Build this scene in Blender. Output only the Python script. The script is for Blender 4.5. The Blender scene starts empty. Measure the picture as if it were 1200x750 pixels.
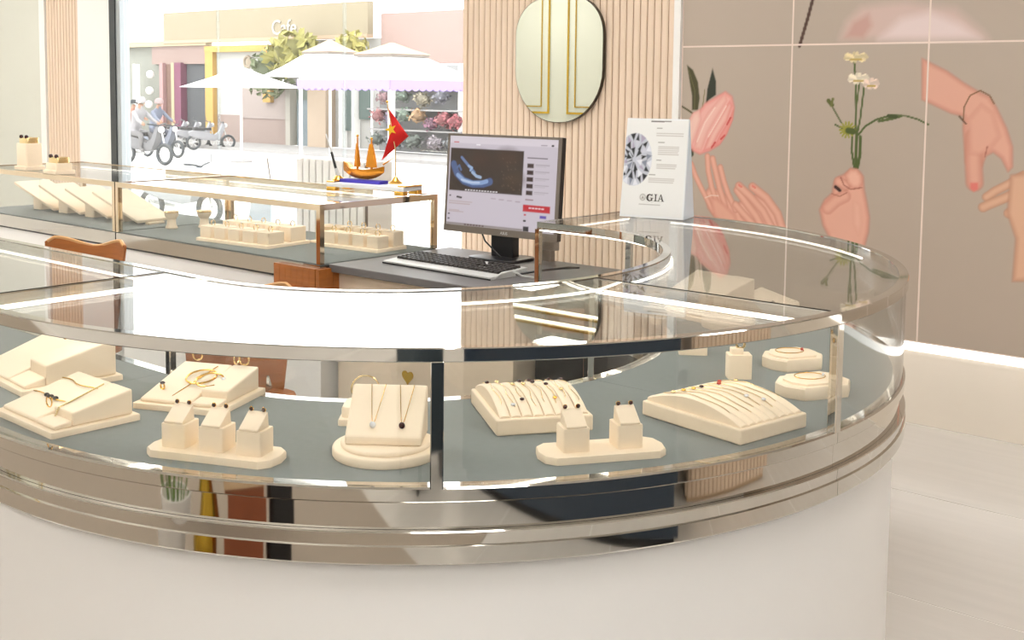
import bpy, bmesh, math, random
import numpy as np
from mathutils import Vector, Matrix

random.seed(7)
PI = math.pi
scn = bpy.context.scene
COL = scn.collection

# ------------------------------------------------------------------ camera
# World axes follow the shop: X runs along the shop front, Y points to the street, Z is up.
cam_data = bpy.data.cameras.new('camera')
cam_data.sensor_width = 36.0
cam_data.lens = 1346.0 / 1200.0 * 36.0
cam_data.shift_y = -(375.0 - 217.0) / 1200.0
cam_data.clip_start = 0.02
cam_data.clip_end = 500
cam = bpy.data.objects.new('camera', cam_data)
COL.objects.link(cam)
cam.matrix_world = (Matrix.Translation((0, 0, 1.45)) @ Matrix.Rotation(math.radians(40.136), 4, 'Z')
                    @ Matrix.Rotation(PI / 2 - 0.083, 4, 'X') @ Matrix.Rotation(0.0112, 4, 'Z'))
scn.camera = cam

# ------------------------------------------------------------------ sky, sun, exposure
world = bpy.data.worlds.new('sky')
scn.world = world
world.use_nodes = True
bg = world.node_tree.nodes['Background']
bg.inputs[0].default_value = (0.97, 0.98, 1.0, 1)
bg.inputs[1].default_value = 3.4
sun_d = bpy.data.lights.new('sun', 'SUN')
sun_d.energy = 1.0
sun_d.angle = math.radians(3)
sun_d.color = (1.0, 0.96, 0.9)
sun = bpy.data.objects.new('sun', sun_d)
COL.objects.link(sun)
sun.rotation_euler = (math.radians(38), math.radians(-14), 0)     # high, from behind the shop's roof
sun.location = (0, -20, 30)

CEILING_PANEL_STRENGTH = 12.0
LED_STRENGTH = 6.0
scn.view_settings.view_transform = 'Standard'
scn.view_settings.look = 'None'
scn.view_settings.exposure = 0.30
scn.view_settings.gamma = 1.0
scn.view_settings.use_curve_mapping = False
scn.cycles.max_bounces = 14
scn.cycles.glossy_bounces = 8
scn.cycles.diffuse_bounces = 4
scn.cycles.transparent_max_bounces = 40
scn.cycles.caustics_reflective = False
scn.cycles.sample_clamp_indirect = 6.0


# ------------------------------------------------------------------ materials
def lin(c):
    out = []
    for v in c:
        v = v / 255.0
        out.append(v / 12.92 if v <= 0.04045 else ((v + 0.055) / 1.055) ** 2.4)
    return out


def mat(name, rgb, rough=0.5, metal=0.0, var=0.04, scale=30.0, bump=0.0, spec=0.5, stretch=None):
    m = bpy.data.materials.new(name)
    m.use_nodes = True
    nt = m.node_tree
    b = nt.nodes['Principled BSDF']
    c = lin(rgb)
    b.inputs['Base Color'].default_value = (*c, 1)
    b.inputs['Roughness'].default_value = rough
    b.inputs['Metallic'].default_value = metal
    b.inputs['Specular IOR Level'].default_value = spec
    if var or bump:
        tc = nt.nodes.new('ShaderNodeTexCoord')
        mp = nt.nodes.new('ShaderNodeMapping')
        if stretch:
            mp.inputs['Scale'].default_value = stretch
        ns = nt.nodes.new('ShaderNodeTexNoise')
        ns.inputs['Scale'].default_value = scale
        ns.inputs['Detail'].default_value = 4
        nt.links.new(tc.outputs['Object'], mp.inputs[0])
        nt.links.new(mp.outputs[0], ns.inputs['Vector'])
        if var:
            mx = nt.nodes.new('ShaderNodeMix')
            mx.data_type = 'RGBA'
            mx.inputs['A'].default_value = (*[v * (1 - var) for v in c], 1)
            mx.inputs['B'].default_value = (*[min(1, v * (1 + var)) for v in c], 1)
            nt.links.new(ns.outputs['Fac'], mx.inputs['Factor'])
            nt.links.new(mx.outputs['Result'], b.inputs['Base Color'])
        if bump:
            bp = nt.nodes.new('ShaderNodeBump')
            bp.inputs['Strength'].default_value = bump
            bp.inputs['Distance'].default_value = 0.002
            nt.links.new(ns.outputs['Fac'], bp.inputs['Height'])
            nt.links.new(bp.outputs[0], b.inputs['Normal'])
    return m


def emit(name, rgb, strength):
    m = bpy.data.materials.new(name)
    m.use_nodes = True
    nt = m.node_tree
    nt.nodes.remove(nt.nodes['Principled BSDF'])
    e = nt.nodes.new('ShaderNodeEmission')
    e.inputs[0].default_value = (*lin(rgb), 1)
    e.inputs[1].default_value = strength
    nt.links.new(e.outputs[0], nt.nodes['Material Output'].inputs[0])
    return m


def glass(name, tint=(1, 1, 1), f0=0.04, rough=0.0):
    """thin architectural glass: clear transmission plus a Schlick-weighted mirror reflection"""
    m = bpy.data.materials.new(name)
    m.use_nodes = True
    nt = m.node_tree
    nt.nodes.remove(nt.nodes['Principled BSDF'])
    g = nt.nodes.new('ShaderNodeNewGeometry')
    dot = nt.nodes.new('ShaderNodeVectorMath'); dot.operation = 'DOT_PRODUCT'
    nt.links.new(g.outputs['Normal'], dot.inputs[0]); nt.links.new(g.outputs['Incoming'], dot.inputs[1])

    def mth(op, a, b=None):
        n = nt.nodes.new('ShaderNodeMath'); n.operation = op
        for i, v in enumerate((a, b)):
            if v is None:
                continue
            if isinstance(v, (int, float)):
                n.inputs[i].default_value = v
            else:
                nt.links.new(v, n.inputs[i])
        return n.outputs[0]
    k = mth('SUBTRACT', 1.0, mth('ABSOLUTE', dot.outputs['Value']))
    k = mth('POWER', mth('MAXIMUM', k, 0.0), 5.0)
    fr = mth('ADD', mth('MULTIPLY', k, 1.0 - f0), f0)
    tr = nt.nodes.new('ShaderNodeBsdfTransparent'); tr.inputs[0].default_value = (*tint, 1)
    gl = nt.nodes.new('ShaderNodeBsdfGlossy'); gl.inputs['Roughness'].default_value = rough
    mx = nt.nodes.new('ShaderNodeMixShader')
    nt.links.new(fr, mx.inputs[0]); nt.links.new(tr.outputs[0], mx.inputs[1]); nt.links.new(gl.outputs[0], mx.inputs[2])
    nt.links.new(mx.outputs[0], nt.nodes['Material Output'].inputs[0])
    return m


def printed(name, rough=0.4, emission=0.0):
    """flat print or screen image carried by the mesh's own colour attribute"""
    m = bpy.data.materials.new(name)
    m.use_nodes = True
    nt = m.node_tree
    b = nt.nodes['Principled BSDF']
    a = nt.nodes.new('ShaderNodeAttribute'); a.attribute_name = 'print'
    b.inputs['Roughness'].default_value = rough
    if emission:
        b.inputs['Base Color'].default_value = (0.02, 0.02, 0.02, 1)
        nt.links.new(a.outputs['Color'], b.inputs['Emission Color'])
        b.inputs['Emission Strength'].default_value = emission
    else:
        nt.links.new(a.outputs['Color'], b.inputs['Base Color'])
    return m


M = dict(
    chrome=mat('polished_steel', (208, 204, 197), 0.04, 1.0, 0.02, 8),
    dark_chrome=mat('dark_polished_panel', (70, 62, 56), 0.15, 0.6, 0.05, 12),
    gold_steel=mat('champagne_steel', (226, 208, 180), 0.08, 1.0, 0.03, 8),
    white_base=mat('white_lacquer', (238, 236, 233), 0.35, 0, 0.01, 5),
    glass=glass('clear_glass', (0.985, 0.99, 0.985)),
    wall_led=emit('wall_light_strip', (255, 251, 244), 2.2),
    plinth=mat('warm_white_plinth', (232, 222, 208), 0.6, 0, 0.02, 4),
    joint=glass('clear_silicone_joint', (.90, .92, .92), 0.05),
    suede=mat('grey_green_suede', (134, 138, 135), 0.9, 0, 0.06, 60, 0.1, 0.1),
    cream=mat('cream_leatherette', (252, 233, 206), 0.6, 0, 0.02, 120, 0.12, 0.25),
    led=emit('led_strip_light', (255, 250, 236), LED_STRENGTH),
    flute=mat('beige_fluted_wall', (230, 207, 184), 0.55, 0, 0.04, 6, stretch=(6, 6, 1)),
    flute_back=mat('beige_wall_backing', (196, 170, 138), 0.7, 0, 0.03, 6),
    white_paint=mat('white_paint', (240, 238, 234), 0.6, 0, 0.01, 4),
    ceiling=mat('white_ceiling_paint', (240, 238, 234), 0.8, 0, 0.01, 3),
    greygreen=mat('sage_grey_panel', (214, 214, 202), 0.5, 0, 0.02, 4),
    gold=mat('yellow_gold', (232, 184, 92), 0.18, 1.0, 0.03, 20),
    pale_gold=mat('pale_gold', (240, 214, 160), 0.2, 1.0, 0.02, 20),
    brass=mat('gilded_trim', (214, 178, 70), 0.25, 1.0, 0.03, 10),
    stone=mat('dark_red_stone', (58, 22, 20), 0.1, 0, 0.05, 30),
    black_stone=mat('black_stone', (24, 22, 22), 0.1, 0, 0.05, 30),
    white_stone=mat('clear_white_stone', (240, 240, 244), 0.05, 0, 0.02, 30, spec=1.0),
    ruby=mat('red_stone', (200, 60, 44), 0.1, 0, 0.05, 30),
    tile=mat('pale_grey_floor_tile', (208, 203, 196), 0.22, 0, 0.07, 3, stretch=(0.6, 6, 1)),
    grout=mat('light_grout', (222, 218, 212), 0.7, 0, 0.02, 20),
    wall_grout=mat('pinkish_white_grout', (234, 217, 206), 0.8, 0, 0.02, 20),
    black_plastic=mat('black_plastic', (26, 25, 27), 0.35, 0, 0.04, 40),
    grey_plastic=mat('grey_brown_plastic', (120, 110, 100), 0.4, 0, 0.04, 40),
    silver_plastic=mat('silver_plastic', (200, 200, 198), 0.35, 0, 0.02, 40),
    key=mat('black_key', (44, 40, 38), 0.45, 0, 0.1, 200),
    desk=mat('dark_grey_desktop', (104, 101, 100), 0.45, 0, 0.08, 14, stretch=(1, 8, 1)),
    wood=mat('brown_plywood', (166, 98, 40), 0.4, 0, 0.3, 9, stretch=(1, 1, 9)),
    wood_edge=mat('pale_plywood_edge', (206, 158, 104), 0.5, 0, 0.15, 40),
    mirror=mat('silver_mirror', (232, 234, 226), 0.01, 1.0, 0.0),
    mirror_edge=mat('dark_mirror_edge', (70, 62, 50), 0.3, 0.5, 0.03),
    red=mat('red_flag_cloth', (222, 30, 26), 0.7, 0, 0.05, 40),
    yellow=mat('yellow_star_cloth', (248, 196, 40), 0.7, 0, 0.05, 40),
    amber=mat('amber_glazed_gold', (230, 150, 40), 0.25, 0.6, 0.08, 60),
    blue=mat('blue_velvet', (62, 52, 170), 0.7, 0, 0.06, 60),
    acrylic=mat('white_acrylic', (244, 246, 248), 0.15, 0, 0.01, 20),
    blue_acrylic=mat('bluish_white_acrylic', (214, 226, 238), 0.15, 0, 0.01, 20),
    street=mat('pale_street_paving', (214, 212, 208), 0.8, 0, 0.04, 1.2),
    kerb=mat('grey_kerb_stone', (150, 148, 146), 0.8, 0, 0.08, 3),
    canvas=mat('white_parasol_canvas', (240, 238, 236), 0.8, 0, 0.02, 8),
    canvas_cream=mat('cream_parasol_canvas', (176, 152, 126), 0.8, 0, 0.03, 8),
    canvas_lilac=mat('lilac_parasol_valance', (150, 132, 186), 0.8, 0, 0.03, 8),
    frame_dark=mat('dark_grey_window_frame', (64, 68, 70), 0.35, 0.3, 0.05, 20),
    frame_grey=mat('light_grey_window_frame', (170, 176, 178), 0.35, 0.3, 0.05, 20),
    screen=printed('monitor_image', 0.35, 0.70),
    poster=printed('poster_print', 0.3),
    mural=printed('mural_print', 0.35),
    ink=mat('dark_grey_ink', (70, 66, 64), 0.7, 0, 0.02),
)


# ------------------------------------------------------------------ mesh tools
class MB:
    def __init__(self):
        self.v = []
        self.f = []

    def add(self, vs, fs):
        o = len(self.v)
        self.v += [tuple(p) for p in vs]
        self.f += [tuple(i + o for i in f) for f in fs]
        return self

    def box(self, x0, x1, y0, y1, z0, z1):
        return self.prism([(x0, y0), (x1, y0), (x1, y1), (x0, y1)], z0, z1)

    def rbox(self, cx, cy, cz, sx, sy, sz, r):
        """box with rounded plan corners and softened top edges"""
        r = min(r, sx / 2.01, sy / 2.01)
        def ring(ins):
            pts = []
            for k, (qx, qy) in enumerate(((1, 1), (-1, 1), (-1, -1), (1, -1))):
                for j in range(4):
                    a = k * PI / 2 + j * PI / 6
                    pts.append((cx + qx * (sx / 2 - r) + (r - ins) * math.cos(a), cy + qy * (sy / 2 - r) + (r - ins) * math.sin(a)))
            return pts
        e = min(r * .5, sz * .3)
        return self.loft([[(x, y, z) for x, y in ring(i)] for i, z in ((0, cz), (0, cz + sz - e), (e * .3, cz + sz - e * .3), (e, cz + sz))])

    def prism(self, poly, z0, z1):
        n = len(poly)
        a = sum(poly[i][0] * poly[(i + 1) % n][1] - poly[(i + 1) % n][0] * poly[i][1] for i in range(n))
        if a < 0:
            poly = poly[::-1]
        vs = [(x, y, z0) for x, y in poly] + [(x, y, z1) for x, y in poly]
        fs = [tuple(range(n))[::-1], tuple(range(n, 2 * n))] + [(i, (i + 1) % n, n + (i + 1) % n, n + i) for i in range(n)]
        return self.add(vs, fs)

    def loft(self, rings, cap=True, closed=True):
        n = len(rings[0])
        vs = [p for r in rings for p in r]
        fs = []
        for k in range(len(rings) - 1):
            for i in range(n if closed else n - 1):
                j = (i + 1) % n
                fs.append((k * n + i, k * n + j, (k + 1) * n + j, (k + 1) * n + i))
        if cap:
            fs.append(tuple(range(n))[::-1])
            fs.append(tuple((len(rings) - 1) * n + i for i in range(n)))
        return self.add(vs, fs)

    def lathe(self, prof, n=24, c=(0, 0, 0)):
        rings = [[(c[0] + r * math.cos(2 * PI * i / n), c[1] + r * math.sin(2 * PI * i / n), c[2] + z) for i in range(n)] for r, z in prof]
        return self.loft(rings)

    def tube(self, path, r, n=8, closed=False, cap=True):
        P = [Vector(p) for p in path]
        m = len(P)
        rr = r if isinstance(r, (list, tuple)) else [r] * m
        rings = []
        up = None
        for i in range(m):
            if closed:
                t = (P[(i + 1) % m] - P[i - 1]).normalized()
            else:
                t = (P[min(i + 1, m - 1)] - P[max(i - 1, 0)]).normalized()
            if up is None:
                up = Vector((0, 0, 1)) if abs(t.z) < .9 else Vector((1, 0, 0))
            u = (up - t * up.dot(t))
            if u.length < 1e-6:
                u = t.orthogonal()
            u.normalize()
            w = t.cross(u)
            up = u
            rings.append([tuple(P[i] + (u * math.cos(2 * PI * k / n) + w * math.sin(2 * PI * k / n)) * rr[i]) for k in range(n)])
        if closed:
            rings.append(rings[0])
            return self.loft(rings, cap=False)
        return self.loft(rings, cap=cap)

    def torus(self, c, R, r, axis='z', n=24, k=8, sx=1.0):
        pts = []
        for i in range(n):
            a = 2 * PI * i / n
            x, y = R * math.cos(a) * sx, R * math.sin(a)
            pts.append({'z': (c[0] + x, c[1] + y, c[2]), 'y': (c[0] + x, c[1], c[2] + y), 'x': (c[0], c[1] + x, c[2] + y)}[axis])
        return self.tube(pts, r, k, closed=True)

    def ball(self, c, r, n=10, m=6, s=(1, 1, 1)):
        rings = []
        for j in range(1, m):
            t = PI * j / m
            rings.append([(c[0] + s[0] * r * math.sin(t) * math.cos(2 * PI * i / n), c[1] + s[1] * r * math.sin(t) * math.sin(2 * PI * i / n), c[2] - s[2] * r * math.cos(t)) for i in range(n)])
        return self.loft(rings)

    def mesh(self, name, m, smooth=35):
        me = bpy.data.meshes.new(name)
        me.from_pydata(self.v, [], self.f)
        me.materials.append(m)
        bm = bmesh.new(); bm.from_mesh(me)
        bmesh.ops.recalc_face_normals(bm, faces=bm.faces)
        bm.to_mesh(me); bm.free()
        if smooth:
            me.polygons.foreach_set('use_smooth', [True] * len(me.polygons))
            me.set_sharp_from_angle(angle=math.radians(smooth))
        return me

    def build(self, name, m, parent=None, loc=None, rz=0.0, smooth=35):
        return link(name, self.mesh(name, m, smooth), parent, loc, rz)


def link(name, data, parent=None, loc=None, rz=0.0):
    o = bpy.data.objects.new(name, data)
    COL.objects.link(o)
    if parent is not None:
        o.parent = parent
    if loc is not None:
        o.location = loc
    if rz:
        o.rotation_euler = (0, 0, rz)
    return o


def bevel(o, w=0.003, seg=2):
    b = o.modifiers.new('bevel', 'BEVEL')
    b.width = w
    b.segments = seg
    b.limit_method = 'ANGLE'
    b.angle_limit = math.radians(40)
    return o


def thing(name, label, cat, loc=(0, 0, 0), rz=0.0, group=None):
    o = bpy.data.objects.new(name, None)
    COL.objects.link(o)
    o.location = loc
    o.rotation_euler = (0, 0, rz)
    o.empty_display_size = 0.05
    return tag(o, label, cat, group)


def tag(o, label, cat, group=None):
    o['label'] = label
    o['category'] = cat
    if group:
        o['group'] = group
    return o


def structure(o, label=None):
    o['kind'] = 'structure'
    if label:
        o['label'] = label
    return o


def copy_tree(o, parent=None):
    c = o.copy()
    COL.objects.link(c)
    if parent is not None:
        c.parent = parent
        c.matrix_parent_inverse = o.matrix_parent_inverse
    for ch in list(o.children):
        copy_tree(ch, c)
    return c


def text_obj(s, size, m, parent, loc, rot, name='lettering', ext=0.0005, align='CENTER'):
    cu = bpy.data.curves.new(name, 'FONT')
    cu.body = s
    cu.size = size
    cu.extrude = ext
    cu.align_x = align
    cu.resolution_u = 3
    tmp = bpy.data.objects.new(name + '_source', cu)
    COL.objects.link(tmp)
    dg = bpy.context.evaluated_depsgraph_get()
    me = bpy.data.meshes.new_from_object(tmp.evaluated_get(dg))
    bpy.data.objects.remove(tmp)
    me.materials.clear()
    me.materials.append(m)
    o = link(name, me, parent, loc)
    o.rotation_euler = rot
    return o


# ------------------------------------------------------------------ flat prints painted on fine grids
def paint(X, Y, layers, base):
    """evaluates soft filled outlines and strokes on sample points; returns linear colours"""
    C = np.empty((len(X), 3)); C[:] = lin(base)
    for kind, col, par, pts in layers:
        P = np.array(pts)
        shaded = kind in 'PS'
        kind = kind.lower()
        w = par if kind == 's' else par * 0.004
        mg = w + 0.004
        sel = np.where((X > P[:, 0].min() - mg) & (X < P[:, 0].max() + mg) & (Y > P[:, 1].min() - mg) & (Y < P[:, 1].max() + mg))[0]
        if not len(sel):
            continue
        x, y = X[sel], Y[sel]
        d2 = np.full(len(sel), 1e9)
        inside = np.zeros(len(sel), bool)
        n = len(P)
        for i in range(n if kind == 'p' else n - 1):
            a, b = P[i], P[(i + 1) % n]
            ab = b - a
            t = np.clip(((x - a[0]) * ab[0] + (y - a[1]) * ab[1]) / max(ab @ ab, 1e-12), 0, 1)
            d2 = np.minimum(d2, (x - a[0] - t * ab[0]) ** 2 + (y - a[1] - t * ab[1]) ** 2)
            if kind == 'p':
                cr = (a[1] > y) != (b[1] > y)
                with np.errstate(divide='ignore', invalid='ignore'):
                    xi = ab[0] * (y - a[1]) / (ab[1] if abs(ab[1]) > 1e-12 else 1e-12) + a[0]
                inside ^= cr & (x < xi)
        d = np.sqrt(d2)
        if kind == 'p':
            d = np.where(inside, -d, d)
            s = max(par * 0.003, 0.002)
            k = np.clip(0.5 - d / (2 * s), 0, 1)
        else:
            h = w / 2
            s = max(0.0018, h * .35)
            k = np.clip((h + s / 2 - d) / s, 0, 1)
        if shaded:        # rounded form printed in two tones: edge colour fading to a middle colour
            depth = h - d if kind == 's' else -d
            q = np.clip(depth / (h * .8 if kind == 's' else 0.022), 0, 1) ** .6
            cc = np.array(lin(col[0])) * (1 - q[:, None]) + np.array(lin(col[1])) * q[:, None]
        else:
            cc = np.array(lin(col))
        C[sel] = C[sel] * (1 - k[:, None]) + cc * k[:, None]
    return C


def print_sheet(name, m, x0, x1, y0, y1, nx, ny, colour_fn, to3d, parent=None):
    gx = np.linspace(x0, x1, nx); gy = np.linspace(y0, y1, ny)
    X, Y = [a.ravel() for a in np.meshgrid(gx, gy)]
    C = colour_fn(X, Y)
    me = bpy.data.meshes.new(name)
    fs = [(j * nx + i, j * nx + i + 1, (j + 1) * nx + i + 1, (j + 1) * nx + i) for j in range(ny - 1) for i in range(nx - 1)]
    me.from_pydata([to3d(a, b) for a, b in zip(X.tolist(), Y.tolist())], [], fs)
    at = me.color_attributes.new('print', 'FLOAT_COLOR', 'POINT')
    at.data.foreach_set('color', np.c_[C, np.ones(len(X))].astype(np.float32).ravel())
    me.materials.append(m)
    return link(name, me, parent)


# ================================================================== THE ROOM
WALL_Y = 4.94
CEIL = 3.1
XL, XR, YB = -11.0, 5.0, -2.5

floor = structure(MB().box(XL, XR, YB, 5.2, -0.12, -0.0012).build('floor', M['grout'], smooth=0), 'pale polished floor tiles with light grout lines')
tile_mesh = MB().box(-.867, .867, -.432, .432, -.008, 0).mesh('floor_tile', M['tile'], 0)
for j in range(10):
    for i in range(10):
        cx, cy = -2.3 + .87 + 1.74 * (i - 5), 4.94 - .435 - .87 * j
        if -10.6 < cx < 4.6 and cy > YB + .4:
            link('floor_tile', tile_mesh, floor, (cx, cy, 0))
ceil = structure(MB().box(XL, XR, YB, 5.2, CEIL, CEIL + .15).build('ceiling', M['ceiling'], smooth=0))

# back wall (behind the camera) with sage panels framed in gilded double lines, seen in the wall mirror
wb = structure(MB().box(XL - .15, XR + .15, YB - .15, YB, -.1, CEIL).build('wall_back', M['white_paint'], smooth=0))
MB().box(-10.98, -6.05, YB, YB + .012, .9, 3.0).build('panel_backing', M['greygreen'], wb, smooth=0)
for a, b in ((-10.95, -9.70), (-9.40, -7.9), (-7.6, -6.1)):
    MB().box(a, b, YB, YB + .02, 1.13, 2.95).build('wall_panel', M['greygreen'], wb, smooth=0)
    for ins, w in ((0.0, .026), (.13, .014)):
        m_ = MB()
        x0, x1, z0, z1 = a + ins, b - ins, 1.13 + ins * .7, 2.95 - ins
        y0, y1 = YB + .02, YB + .035
        m_.box(x0, x1, y0, y1, z0, z0 + w).box(x0, x1, y0, y1, z1 - w, z1).box(x0, x0 + w, y0, y1, z0 + w, z1 - w).box(x1 - w, x1, y0, y1, z0 + w, z1 - w)
        m_.build('panel_trim', M['brass'], wb, smooth=0)
wl = structure(MB().box(XL - .15, XL, YB, 5.2, -.1, CEIL).build('wall_left', M['white_paint'], smooth=0))
wr = structure(MB().box(XR, XR + .15, YB, 5.2, -.1, CEIL).build('wall_right', M['white_paint'], smooth=0))

# front wall: fluted panel, printed tile wall, white pier, fluted pier
wf = structure(MB().box(-4.50, XR, WALL_Y + .03, WALL_Y + .25, -.1, CEIL).build('wall_front', M['white_paint'], smooth=0))
MB().box(-4.50, -3.10, WALL_Y - .002, WALL_Y + .03, 0, CEIL).build('slat_backing', M['flute_back'], wf, smooth=0)
n_sl = 33
pitch = 1.40 / n_sl
slat_mb = MB()
slat_mb.prism([(-.0188, 0), (-.0188, -.009), (-.014, -.013), (.014, -.013), (.0188, -.009), (.0188, 0)], 0, CEIL)
slat_mesh = slat_mb.mesh('wall_slat', M['flute'], 50)
for i in range(n_sl):
    link('wall_slat', slat_mesh, wf, (-4.50 + pitch * (i + .5), WALL_Y - .002, 0))
MB().box(-3.10, -3.062, WALL_Y - .03, WALL_Y + .03, 0, CEIL).build('corner_trim', M['white_paint'], wf, smooth=0)
MB().box(-4.53, -4.50, WALL_Y - .02, WALL_Y + .2, 0, CEIL).build('corner_trim', M['flute'], wf, smooth=0)
MB().box(-3.062, XR, WALL_Y - .0105, WALL_Y + .03, 0.368, CEIL).build('tile_backing', M['wall_grout'], wf, smooth=0)
MB().box(-3.062, XR, WALL_Y + .01, WALL_Y + .03, 0, .34).build('plinth_wall', M['plinth'], wf, smooth=0)
MB().box(-3.062, XR, WALL_Y - .011, WALL_Y + .012, .330, .366).build('led_strip', M['wall_led'], wf, smooth=0)

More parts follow.
